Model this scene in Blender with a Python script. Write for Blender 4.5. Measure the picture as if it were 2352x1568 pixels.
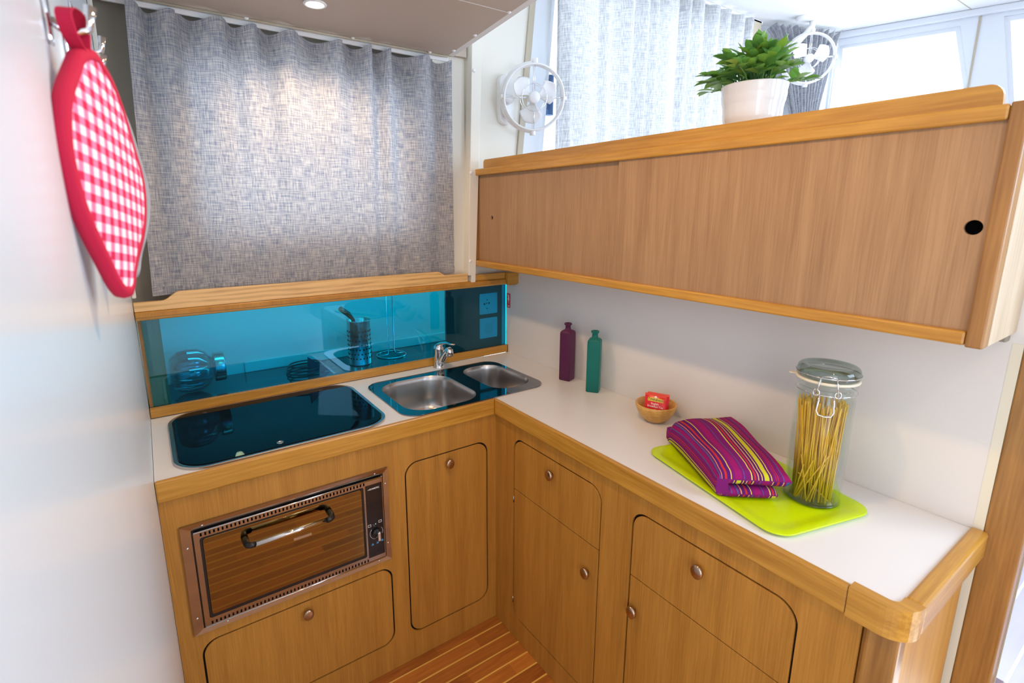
import bpy, bmesh, math, random
from mathutils import Vector, Matrix
from mathutils.geometry import tessellate_polygon
random.seed(7)
for o in list(bpy.data.objects): bpy.data.objects.remove(o)
SC = bpy.context.scene
COL = SC.collection
PI = math.pi

# ------------------------------------------------------------------ camera, world, lights, exposure
cd = bpy.data.cameras.new('camera'); cam = bpy.data.objects.new('camera', cd); COL.objects.link(cam)
cam.location = (-0.96907616, -1.41352436, 1.55265175)
cam.rotation_mode = 'XYZ'; cam.rotation_euler = (1.36107809, 0.00211895, -0.59565698)
cd.sensor_fit = 'HORIZONTAL'; cd.sensor_width = 36.0; cd.lens = 36.0*1172.39/2352
cd.shift_x = 44.7065/2352; cd.shift_y = -51.8713/2352
cd.clip_start = 0.01; cd.clip_end = 60
cd.dof.use_dof = True; cd.dof.focus_distance = 1.75; cd.dof.aperture_fstop = 5.0
SC.camera = cam

W = bpy.data.worlds.new('world'); SC.world = W; W.use_nodes = True
nt = W.node_tree; bgn = nt.nodes['Background']
bgn.inputs['Color'].default_value = (0.88, 0.94, 1.0, 1); bgn.inputs['Strength'].default_value = 4.0

def area(name, loc, rot, size, power, color, sy=None, spread=PI):
    l = bpy.data.lights.new(name, 'AREA'); l.energy = power; l.color = color; l.size = size
    if sy: l.shape = 'RECTANGLE'; l.size_y = sy
    l.spread = spread
    o = bpy.data.objects.new(name, l); COL.objects.link(o); o.location = loc; o.rotation_euler = rot
    return o
def spot(name, loc, tgt, power, color, ang, blend=0.6, rad=0.03):
    l = bpy.data.lights.new(name, 'SPOT'); l.energy = power; l.color = color; l.spot_size = ang; l.spot_blend = blend; l.shadow_soft_size = rad
    o = bpy.data.objects.new(name, l); COL.objects.link(o); o.location = loc
    o.rotation_euler = (Vector(tgt)-Vector(loc)).to_track_quat('-Z', 'Y').to_euler()
    return o
WARM = (1.0, 0.62, 0.30)
spot('ceiling_spot_lamp', (-0.485, 0.19, 2.10), (-0.42, 0.15, 0.9), 12, WARM, 2.6)
spot('ceiling_spot_lamp', (-0.50, -0.75, 2.10), (-0.2, -0.6, 0.0), 19, WARM, 2.6)
spot('ceiling_spot_lamp', (-0.55, -1.7, 2.10), (-0.3, -1.2, 0.0), 6, WARM, 2.6)
area('daylight_companionway', (0.9, -2.6, 1.9), (math.radians(75), 0, math.radians(38)), 1.2, 34, (0.62, 0.80, 1.0), 1.0)
area('niche_fill_light', (-0.35, 0.50, 1.225), (math.radians(35), 0, 0), 1.1, 1.0, (0.85, 0.95, 1.0), 0.02)  # added fill to brighten the niche, not a lamp of the galley
area('daylight_windscreen', (2.6, -0.6, 2.2), (math.radians(68), 0, math.radians(70)), 1.4, 30, (0.80, 0.90, 1.0), 0.7)
SC.view_settings.view_transform = 'Standard'; SC.view_settings.look = 'None'
SC.view_settings.exposure = -0.08; SC.view_settings.gamma = 1.0; SC.view_settings.use_curve_mapping = False

# ------------------------------------------------------------------ materials
def newmat(name):
    m = bpy.data.materials.new(name); m.use_nodes = True
    return m, m.node_tree, m.node_tree.nodes['Principled BSDF']
def setp(b, **k):
    for a, v in k.items():
        a = {'base': 'Base Color', 'rough': 'Roughness', 'metal': 'Metallic', 'trans': 'Transmission Weight', 'ior': 'IOR', 'coat': 'Coat Weight', 'spec': 'Specular IOR Level', 'alpha': 'Alpha',
             'emis': 'Emission Color', 'emis_s': 'Emission Strength', 'sheen': 'Sheen Weight', 'cr': 'Coat Roughness', 'tint': 'Specular Tint'}[a]
        b.inputs[a].default_value = (*v, 1) if isinstance(v, tuple) else v
def plain(name, base, rough=0.5, bump=0.0, bscale=200, **k):
    m, t, b = newmat(name); setp(b, base=base, rough=rough, **k)
    tc = t.nodes.new('ShaderNodeTexCoord'); n = t.nodes.new('ShaderNodeTexNoise'); n.inputs['Scale'].default_value = bscale if bump else 3.0
    t.links.new(tc.outputs['Object'], n.inputs['Vector'])
    if bump:
        bp = t.nodes.new('ShaderNodeBump'); bp.inputs['Strength'].default_value = bump; bp.inputs['Distance'].default_value = 0.002
        t.links.new(n.outputs['Fac'], bp.inputs['Height']); t.links.new(bp.outputs['Normal'], b.inputs['Normal'])
    else:
        mx = t.nodes.new('ShaderNodeMix'); mx.data_type = 'RGBA'
        mx.inputs['A'].default_value = (*[c*0.96 for c in base], 1); mx.inputs['B'].default_value = (*[min(1, c*1.03) for c in base], 1)
        t.links.new(n.outputs['Fac'], mx.inputs['Factor']); t.links.new(mx.outputs['Result'], b.inputs['Base Color'])
    return m
def wood(name, dark, light, grain=(22, 22, 1.3), fine=(190, 190, 7), rough=0.42, figure=0.0, coat=0.15):
    """veneer: grain runs along the axis with the small scale"""
    m, t, b = newmat(name); setp(b, rough=rough, coat=coat, cr=0.25)
    L = t.links.new; N = t.nodes.new
    tc = N('ShaderNodeTexCoord')
    m1 = N('ShaderNodeMapping'); m1.inputs['Scale'].default_value = grain; L(tc.outputs['Object'], m1.inputs[0])
    n1 = N('ShaderNodeTexNoise'); n1.inputs['Scale'].default_value = 1.0; n1.inputs['Detail'].default_value = 5; n1.inputs['Distortion'].default_value = 0.6 + figure; L(m1.outputs[0], n1.inputs['Vector'])
    m2 = N('ShaderNodeMapping'); m2.inputs['Scale'].default_value = fine; L(tc.outputs['Object'], m2.inputs[0])
    n2 = N('ShaderNodeTexNoise'); n2.inputs['Scale'].default_value = 1.0; n2.inputs['Detail'].default_value = 3; L(m2.outputs[0], n2.inputs['Vector'])
    ad = N('ShaderNodeMath'); ad.operation = 'MULTIPLY_ADD'; L(n2.outputs['Fac'], ad.inputs[0]); ad.inputs[1].default_value = 0.55; 
    sc = N('ShaderNodeMath'); sc.operation = 'MULTIPLY'; sc.inputs[1].default_value = 0.6; L(n1.outputs['Fac'], sc.inputs[0]); L(sc.outputs[0], ad.inputs[2])
    last = ad.outputs[0]
    if figure:
        wv = N('ShaderNodeTexWave'); wv.wave_type = 'RINGS'; wv.inputs['Scale'].default_value = 1.0; wv.inputs['Distortion'].default_value = 6 ; wv.inputs['Detail'].default_value = 2
        m3 = N('ShaderNodeMapping'); m3.inputs['Scale'].default_value = [g*0.75 for g in grain]; L(tc.outputs['Object'], m3.inputs[0]); L(m3.outputs[0], wv.inputs['Vector'])
        a2 = N('ShaderNodeMath'); a2.operation = 'MULTIPLY_ADD'; a2.inputs[1].default_value = 0.22*figure; L(wv.outputs['Fac'], a2.inputs[0]); L(last, a2.inputs[2]); last = a2.outputs[0]
    cr = N('ShaderNodeValToRGB'); cr.color_ramp.elements[0].position = 0.36; cr.color_ramp.elements[1].position = 0.74
    cr.color_ramp.elements[0].color = (*dark, 1); cr.color_ramp.elements[1].color = (*light, 1)
    L(last, cr.inputs[0]); L(cr.outputs[0], b.inputs['Base Color'])
    return m
def tinted(name, tint, gloss=0.06, rough=0.0, ior=1.5, gl=(1, 1, 1)):
    m = bpy.data.materials.new(name); m.use_nodes = True; t = m.node_tree
    for n in list(t.nodes):
        if n.type == 'BSDF_PRINCIPLED': t.nodes.remove(n)
    out = t.nodes['Material Output']
    tr = t.nodes.new('ShaderNodeBsdfTransparent'); tr.inputs[0].default_value = (*tint, 1)
    g = t.nodes.new('ShaderNodeBsdfGlossy'); g.inputs['Roughness'].default_value = rough; g.inputs['Color'].default_value = (*gl, 1)
    f = t.nodes.new('ShaderNodeLayerWeight'); f.inputs[0].default_value = 0.5
    pw = t.nodes.new('ShaderNodeMath'); pw.operation = 'POWER'; pw.inputs[1].default_value = 4.0; t.links.new(f.outputs['Facing'], pw.inputs[0])
    a = t.nodes.new('ShaderNodeMath'); a.operation = 'MULTIPLY_ADD'; a.use_clamp = True; a.inputs[1].default_value = ior-0.8; a.inputs[2].default_value = gloss; t.links.new(pw.outputs[0], a.inputs[0])
    mx = t.nodes.new('ShaderNodeMixShader'); t.links.new(a.outputs[0], mx.inputs[0]); t.links.new(tr.outputs[0], mx.inputs[1]); t.links.new(g.outputs[0], mx.inputs[2])
    t.links.new(mx.outputs[0], out.inputs['Surface'])
    return m
def linen(name, base, hi, lo, transl=0.35, sc=1.0, mott=(0.5, 0.62, 0.78)):
    m, t, b = newmat(name); setp(b, rough=0.9, sheen=0.1, spec=0.1)
    L = t.links.new; N = t.nodes.new
    uv = N('ShaderNodeUVMap')
    def thread(sx, sy):
        mp = N('ShaderNodeMapping'); mp.inputs['Scale'].default_value = (sx*sc, sy*sc, 1); L(uv.outputs[0], mp.inputs[0])
        n = N('ShaderNodeTexNoise'); n.inputs['Scale'].default_value = 1; n.inputs['Detail'].default_value = 2; L(mp.outputs[0], n.inputs['Vector']); return n.outputs['Fac']
    h = thread(22, 330); v = thread(300, 26)
    r1 = N('ShaderNodeValToRGB'); r1.color_ramp.elements[0].position = 0.36; r1.color_ramp.elements[1].position = 0.50
    r1.color_ramp.elements[0].color = (*lo, 1); r1.color_ramp.elements[1].color = (*base, 1)
    e = r1.color_ramp.elements.new(0.66); e.color = (*hi, 1); L(h, r1.inputs[0])
    r2 = N('ShaderNodeValToRGB'); r2.color_ramp.elements[0].position = 0.36; r2.color_ramp.elements[1].position = 0.50
    r2.color_ramp.elements[0].color = (*lo, 1); r2.color_ramp.elements[1].color = (*base, 1)
    e = r2.color_ramp.elements.new(0.66); e.color = (*hi, 1); L(v, r2.inputs[0])
    mx = N('ShaderNodeMix'); mx.data_type = 'RGBA'; mx.inputs['Factor'].default_value = 0.5; L(r1.outputs[0], mx.inputs['A']); L(r2.outputs[0], mx.inputs['B'])
    L(mx.outputs['Result'], b.inputs['Base Color'])
    bp = N('ShaderNodeBump'); bp.inputs['Strength'].default_value = 0.35; bp.inputs['Distance'].default_value = 0.001; L(h, bp.inputs['Height']); L(bp.outputs[0], b.inputs['Normal'])
    tr = N('ShaderNodeBsdfTranslucent'); L(mx.outputs['Result'], tr.inputs['Color'])
    ms = N('ShaderNodeMixShader'); ms.inputs[0].default_value = transl
    L(b.outputs[0], ms.inputs[1]); L(tr.outputs[0], ms.inputs[2]); L(ms.outputs[0], t.nodes['Material Output'].inputs['Surface'])
    return m

M = {}
M['veneer'] = wood('oak_veneer', (0.35, 0.148, 0.018), (0.54, 0.255, 0.042), (30, 30, 1.6), (330, 330, 9), rough=0.5, coat=0.0)
M['veneer_cool_lit'] = wood('cool_lit_oak_veneer', (0.30, 0.165, 0.078), (0.44, 0.265, 0.135), (30, 30, 1.6), (330, 330, 9), rough=0.5, coat=0.0)  # same oak veneer, cool daylight on the overhead doors put into its colour
M['veneer_y'] = M['veneer']
M['oak_x'] = wood('solid_oak_x', (0.38, 0.165, 0.015), (0.62, 0.32, 0.05), (1.6, 26, 26), (8, 170, 170), rough=0.3, coat=0.3)
M['oak_y'] = wood('solid_oak_y', (0.38, 0.165, 0.015), (0.62, 0.32, 0.05), (26, 1.6, 26), (170, 8, 170), rough=0.3, coat=0.3)
M['oak_z'] = wood('solid_oak_z', (0.22, 0.095, 0.022), (0.42, 0.21, 0.055), (26, 26, 1.6), (170, 170, 8), rough=0.35, coat=0.2)
M['oak_fig'] = wood('figured_oak', (0.46, 0.25, 0.07), (0.78, 0.50, 0.20), (2.6, 14, 26), (9, 150, 150), rough=0.3, figure=1.0, coat=0.3)
M['laminate'] = plain('white_laminate', (0.81, 0.81, 0.82), 0.25)
M['white_wall'] = plain('white_panel', (0.78, 0.76, 0.745), 0.45)
M['gloss_wall'] = plain('white_gloss_panel', (0.76, 0.86, 0.94), 0.34, coat=0.3, cr=0.15)
M['cream'] = plain('cream_panel', (0.76, 0.74, 0.66), 0.5, bump=0.08, bscale=90)
M['tan'] = plain('tan_trim', (0.50, 0.44, 0.33), 0.5)
M['ceil'] = plain('beige_headliner', (0.52, 0.44, 0.36), 0.5, bump=0.05, bscale=300)
M['ceilw'] = plain('white_headliner', (0.82, 0.83, 0.82), 0.5)
M['olive'] = plain('shaded_grey_liner', (0.30, 0.28, 0.23), 0.6)  # window recess shade put into the liner colour; foot block shares this grey
M['frame_w'] = plain('white_window_frame', (0.78, 0.82, 0.86), 0.4)
M['dark'] = plain('dark_gap', (0.004, 0.003, 0.002), 0.8)
M['niche_dark'] = plain('dark_shelf_laminate', (0.035, 0.04, 0.045), 0.12, coat=0.4, cr=0.03)
M['panel_dark'] = plain('dark_grey_panel', (0.10, 0.085, 0.065), 0.35)
M['chrome'] = plain('polished_chrome', (0.80, 0.81, 0.83), 0.06, metal=1.0)
M['steel'] = plain('brushed_steel', (0.56, 0.54, 0.53), 0.26, metal=1.0)
M['mirror_steel'] = plain('mirror_steel', (0.27, 0.27, 0.29), 0.05, metal=1.0)
M['brass_steel'] = plain('warm_polished_steel', (0.40, 0.34, 0.29), 0.10, metal=1.0)
M['knob'] = plain('bronze_nickel', (0.50, 0.38, 0.29), 0.16, metal=1.0)
M['ovenglass'] = plain('smoked_oven_glass', (0.27, 0.18, 0.065), 0.03, metal=1.0)
M['hobglass'] = plain('black_hob_glass', (0.002, 0.004, 0.006), 0.015, ior=1.42, tint=(0.30, 0.65, 1.0), spec=0.15)
M['black'] = plain('black_plastic', (0.012, 0.012, 0.014), 0.3)
M['blackg'] = plain('black_glass', (0.010, 0.006, 0.006), 0.08)
M['white'] = plain('white_plastic', (0.85, 0.85, 0.85), 0.35)
M['pot'] = plain('white_ceramic', (0.82, 0.81, 0.83), 0.08, coat=0.5)
M['blueglass'] = tinted('blue_tinted_glass', (0.05, 0.79, 0.955), 0.045, gl=(0.8, 0.95, 1.0))
M['glass'] = tinted('clear_jar_glass', (0.93, 0.96, 0.95), 0.02, ior=1.45)
M['glass_rim'] = tinted('thick_clear_glass', (0.62, 0.70, 0.68), 0.06, ior=1.5)
M['glass_teal'] = tinted('pumpkin_jar_glass', (0.66, 0.80, 0.84), 0.12, ior=1.7)
M['wire'] = plain('blackened_steel_wire', (0.05, 0.06, 0.07), 0.25, metal=0.7)
M['lime'] = plain('lime_plastic', (0.58, 0.78, 0.0), 0.28)
M['pasta'] = plain('dry_spaghetti', (0.84, 0.50, 0.04), 0.45)
M['rubber'] = plain('cream_rubber', (0.80, 0.76, 0.62), 0.5)
M['red'] = plain('red_cotton', (0.56, 0.006, 0.055), 0.85, bump=0.5, bscale=900)
M['grey_cotton'] = plain('blue_grey_cotton', (0.34, 0.38, 0.45), 0.85, bump=0.5, bscale=900)
M['red_pl'] = plain('red_silicone', (0.45, 0.01, 0.012), 0.4)
M['foil'] = plain('red_foil_wrapper', (0.75, 0.004, 0.008), 0.28)
M['foil_o'] = plain('orange_red_foil', (0.82, 0.05, 0.01), 0.28)
M['yel'] = plain('yellow_label', (0.85, 0.60, 0.05), 0.4)
M['pinkp'] = plain('pale_pink_print', (0.95, 0.62, 0.62), 0.5)
M['greenp'] = plain('dark_green_print', (0.08, 0.10, 0.02), 0.5)
M['whitep'] = plain('white_print', (0.9, 0.9, 0.9), 0.5)
M['bluep'] = plain('blue_print', (0.05, 0.30, 0.60), 0.5)
M['stickr'] = plain('pink_red_sticker', (0.55, 0.07, 0.09), 0.4)
M['bowl'] = wood('bamboo', (0.50, 0.24, 0.04), (0.74, 0.42, 0.11), (30, 30, 8), (60, 60, 200), rough=0.35)
M['soil'] = plain('dark_soil', (0.01, 0.012, 0.02), 0.9)
M['bluefabric'] = plain('dark_blue_canvas', (0.01, 0.07, 0.20), 0.6)
M['curtain'] = linen('linen_curtain', (0.42, 0.43, 0.46), (0.68, 0.66, 0.63), (0.20, 0.23, 0.32), 0.34)
M['curtain_w'] = linen('sheer_linen_curtain', (0.60, 0.61, 0.62), (0.82, 0.82, 0.82), (0.38, 0.40, 0.43), 0.30)
M['glow'] = bpy.data.materials.new('lamp_glow'); M['glow'].use_nodes = True
setp(M['glow'].node_tree.nodes['Principled BSDF'], base=(1, 1, 1), emis=(1.0, 0.93, 0.8), emis_s=14.0)

def frosted(name, c, d):
    m, t, b = newmat(name); setp(b, base=c, rough=0.38, trans=0.0, spec=0.5)
    tr = t.nodes.new('ShaderNodeBsdfTranslucent'); tr.inputs[0].default_value = (*d, 1)
    tp = t.nodes.new('ShaderNodeBsdfTransparent'); tp.inputs[0].default_value = (*d, 1)
    lw = t.nodes.new('ShaderNodeLayerWeight'); lw.inputs[0].default_value = 0.35
    m0 = t.nodes.new('ShaderNodeMixShader'); m0.inputs[0].default_value = 0.45; t.links.new(tr.outputs[0], m0.inputs[1]); t.links.new(tp.outputs[0], m0.inputs[2])
    ms = t.nodes.new('ShaderNodeMixShader'); t.links.new(m0.outputs[0], ms.inputs[1]); t.links.new(b.outputs[0], ms.inputs[2])
    mr = t.nodes.new('ShaderNodeMapRange'); mr.inputs['To Min'].default_value = 0.45; mr.inputs['To Max'].default_value = 1.0
    t.links.new(lw.outputs['Facing'], mr.inputs[0]); t.links.new(mr.outputs[0], ms.inputs[0])
    t.links.new(ms.outputs[0], t.nodes['Material Output'].inputs['Surface']); return m
M['purple'] = frosted('frosted_purple_glass', (0.16, 0.035, 0.115), (0.42, 0.16, 0.34))
M['teal'] = frosted('frosted_teal_glass', (0.015, 0.25, 0.22), (0.12, 0.62, 0.56))

def floor_mat(name='teak_and_holly', c0=(0.22, 0.055, 0.010), c1=(0.66, 0.24, 0.04), ln=(0.85, 0.55, 0.12)):
    m, t, b = newmat(name); setp(b, rough=0.35, coat=0.25, cr=0.12)
    L = t.links.new; N = t.nodes.new
    tc = N('ShaderNodeTexCoord'); sp = N('ShaderNodeSeparateXYZ'); L(tc.outputs['Object'], sp.inputs[0])
    a = N('ShaderNodeMath'); a.operation = 'ADD'; a.inputs[1].default_value = 10*0.0538 + 0.0428; L(sp.outputs['Y'], a.inputs[0])
    d = N('ShaderNodeMath'); d.operation = 'DIVIDE'; d.inputs[1].default_value = 0.0538; L(a.outputs[0], d.inputs[0])
    fr = N('ShaderNodeMath'); fr.operation = 'FRACT'; L(d.outputs[0], fr.inputs[0])
    fl = N('ShaderNodeMath'); fl.operation = 'FLOOR'; L(d.outputs[0], fl.inputs[0])
    lt = N('ShaderNodeMath'); lt.operation = 'LESS_THAN'; lt.inputs[1].default_value = 0.10; L(fr.outputs[0], lt.inputs[0])
    # plank blocks along x, offset by row
    wn = N('ShaderNodeTexWhiteNoise'); wn.noise_dimensions = '2D'
    dx = N('ShaderNodeMath'); dx.operation = 'MULTIPLY_ADD'; dx.inputs[1].default_value = 2.6; L(sp.outputs['X'], dx.inputs[0])
    o2 = N('ShaderNodeMath'); o2.operation = 'MULTIPLY'; o2.inputs[1].default_value = 0.37; L(fl.outputs[0], o2.inputs[0]); L(o2.outputs[0], dx.inputs[2])
    fx = N('ShaderNodeMath'); fx.operation = 'FLOOR'; L(dx.outputs[0], fx.inputs[0])
    cb = N('ShaderNodeCombineXYZ'); L(fx.outputs[0], cb.inputs[0]); L(fl.outputs[0], cb.inputs[1]); L(cb.outputs[0], wn.inputs['Vector'])
    mp = N('ShaderNodeMapping'); mp.inputs['Scale'].default_value = (6, 90, 1); L(tc.outputs['Object'], mp.inputs[0])
    ns = N('ShaderNodeTexNoise'); ns.inputs['Scale'].default_value = 1; ns.inputs['Detail'].default_value = 4; ns.inputs['Distortion'].default_value = 0.8; L(mp.outputs[0], ns.inputs['Vector'])
    mi = N('ShaderNodeMath'); mi.operation = 'MULTIPLY_ADD'; mi.inputs[1].default_value = 0.45; L(wn.outputs['Value'], mi.inputs[0])
    s2 = N('ShaderNodeMath'); s2.operation = 'MULTIPLY'; s2.inputs[1].default_value = 0.7; L(ns.outputs['Fac'], s2.inputs[0]); L(s2.outputs[0], mi.inputs[2])
    cr = N('ShaderNodeValToRGB'); cr.color_ramp.elements[0].color = (*c0, 1); cr.color_ramp.elements[1].color = (*c1, 1)
    cr.color_ramp.elements[0].position = 0.15; cr.color_ramp.elements[1].position = 0.85; L(mi.outputs[0], cr.inputs[0])
    mx = N('ShaderNodeMix'); mx.data_type = 'RGBA'; mx.inputs['B'].default_value = (*ln, 1)
    L(lt.outputs[0], mx.inputs['Factor']); L(cr.outputs[0], mx.inputs['A']); L(mx.outputs['Result'], b.inputs['Base Color'])
    return m
M['floor'] = floor_mat()
M['floor_glare'] = floor_mat('daylight_glare_floor', (0.36, 0.32, 0.46), (0.42, 0.38, 0.54), (0.75, 0.90, 0.92))  # daylight glare on the striped saloon floor put into its pale colours

def gingham():
    m, t, b = newmat('red_gingham_cotton'); setp(b, rough=0.85)
    L = t.links.new; N = t.nodes.new
    uv = N('ShaderNodeUVMap'); mp = N('ShaderNodeMapping'); mp.inputs['Scale'].default_value = (62, 62, 1); mp.inputs['Rotation'].default_value = (0, 0, 0.16); L(uv.outputs[0], mp.inputs[0])
    sp = N('ShaderNodeSeparateXYZ'); L(mp.outputs[0], sp.inputs[0])
    fs = []
    for ax in 'XY':
        f = N('ShaderNodeMath'); f.operation = 'FRACT'; L(sp.outputs[ax], f.inputs[0])
        g = N('ShaderNodeMath'); g.operation = 'GREATER_THAN'; g.inputs[1].default_value = 0.52; L(f.outputs[0], g.inputs[0]); fs.append(g)
    ad = N('ShaderNodeMath'); ad.operation = 'ADD'; L(fs[0].outputs[0], ad.inputs[0]); L(fs[1].outputs[0], ad.inputs[1])
    hf = N('ShaderNodeMath'); hf.operation = 'MULTIPLY'; hf.inputs[1].default_value = 0.5; L(ad.outputs[0], hf.inputs[0])
    cr = N('ShaderNodeValToRGB'); cr.color_ramp.interpolation = 'CONSTANT'
    cr.color_ramp.elements[0].color = (0.80, 0.86, 0.92, 1); cr.color_ramp.elements[1].position = 0.25; cr.color_ramp.elements[1].color = (0.78, 0.22, 0.42, 1)
    e = cr.color_ramp.elements.new(0.75); e.color = (0.62, 0.008, 0.075, 1)
    L(hf.outputs[0], cr.inputs[0]); L(cr.outputs[0], b.inputs['Base Color']); return m
M['gingham'] = gingham()

def towel_mat():
    m, t, b = newmat('striped_cotton'); setp(b, rough=0.9, spec=0.15)
    L = t.links.new; N = t.nodes.new
    uv = N('ShaderNodeUVMap'); sp = N('ShaderNodeSeparateXYZ'); L(uv.outputs[0], sp.inputs[0])
    f = N('ShaderNodeMath'); f.operation = 'FRACT'; L(sp.outputs['X'], f.inputs[0])
    cr = N('ShaderNodeValToRGB'); cr.color_ramp.interpolation = 'CONSTANT'
    P = (0.20, 0.012, 0.155); P2 = (0.10, 0.012, 0.155); Y = (0.82, 0.60, 0.07); R = (0.55, 0.03, 0.03); O = (0.75, 0.35, 0.14); B = (0.05, 0.12, 0.30); G = (0.62, 0.58, 0.03); MG = (0.32, 0.01, 0.14)
    st = [(0, P), (.035, O), (.05, P2), (.10, R), (.13, P2), (.18, Y), (.195, P), (.24, MG), (.33, P), (.36, B), (.368, P), (.46, Y), (.475, P2), (.50, R), (.525, P2), (.55, O), (.563, P2), (.60, Y), (.612, P2), (.64, G), (.70, P2), (.73, Y), (.742, P), (.79, R), (.80, P), (.82, R), (.83, P), (.89, B), (.90, MG), (.95, P), (.98, B)]
    while len(cr.color_ramp.elements) > 1: cr.color_ramp.elements.remove(cr.color_ramp.elements[-1])
    cr.color_ramp.elements[0].position = 0; cr.color_ramp.elements[0].color = (*P, 1)
    for p, c in st[1:]:
        e = cr.color_ramp.elements.new(p); e.color = (*c, 1)
    L(f.outputs[0], cr.inputs[0]); L(cr.outputs[0], b.inputs['Base Color']); 
    n = N('ShaderNodeTexNoise'); n.inputs['Scale'].default_value = 900; bp = N('ShaderNodeBump'); bp.inputs['Strength'].default_value = 0.3; bp.inputs['Distance'].default_value = 0.001
    L(n.outputs['Fac'], bp.inputs['Height']); L(bp.outputs[0], b.inputs['Normal'])
    return m
M['towel'] = towel_mat()

def leaf_mat():
    m, t, b = newmat('waxy_leaf'); setp(b, rough=0.38)
    L = t.links.new; N = t.nodes.new
    g = N('ShaderNodeNewGeometry'); cr = N('ShaderNodeValToRGB'); cr.color_ramp.elements[0].color = (0.08, 0.22, 0.06, 1); cr.color_ramp.elements[1].color = (0.36, 0.52, 0.06, 1)
    e = cr.color_ramp.elements.new(0.5); e.color = (0.16, 0.38, 0.10, 1)
    L(g.outputs['Random Per Island'], cr.inputs[0]); L(cr.outputs[0], b.inputs['Base Color'])
    tr = N('ShaderNodeBsdfTranslucent'); tr.inputs[0].default_value = (0.25, 0.5, 0.06, 1); ms = N('ShaderNodeMixShader'); ms.inputs[0].default_value = 0.3
    L(b.outputs[0], ms.inputs[1]); L(tr.outputs[0], ms.inputs[2]); L(ms.outputs[0], t.nodes['Material Output'].inputs['Surface']); return m
M['leaf'] = leaf_mat()

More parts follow.
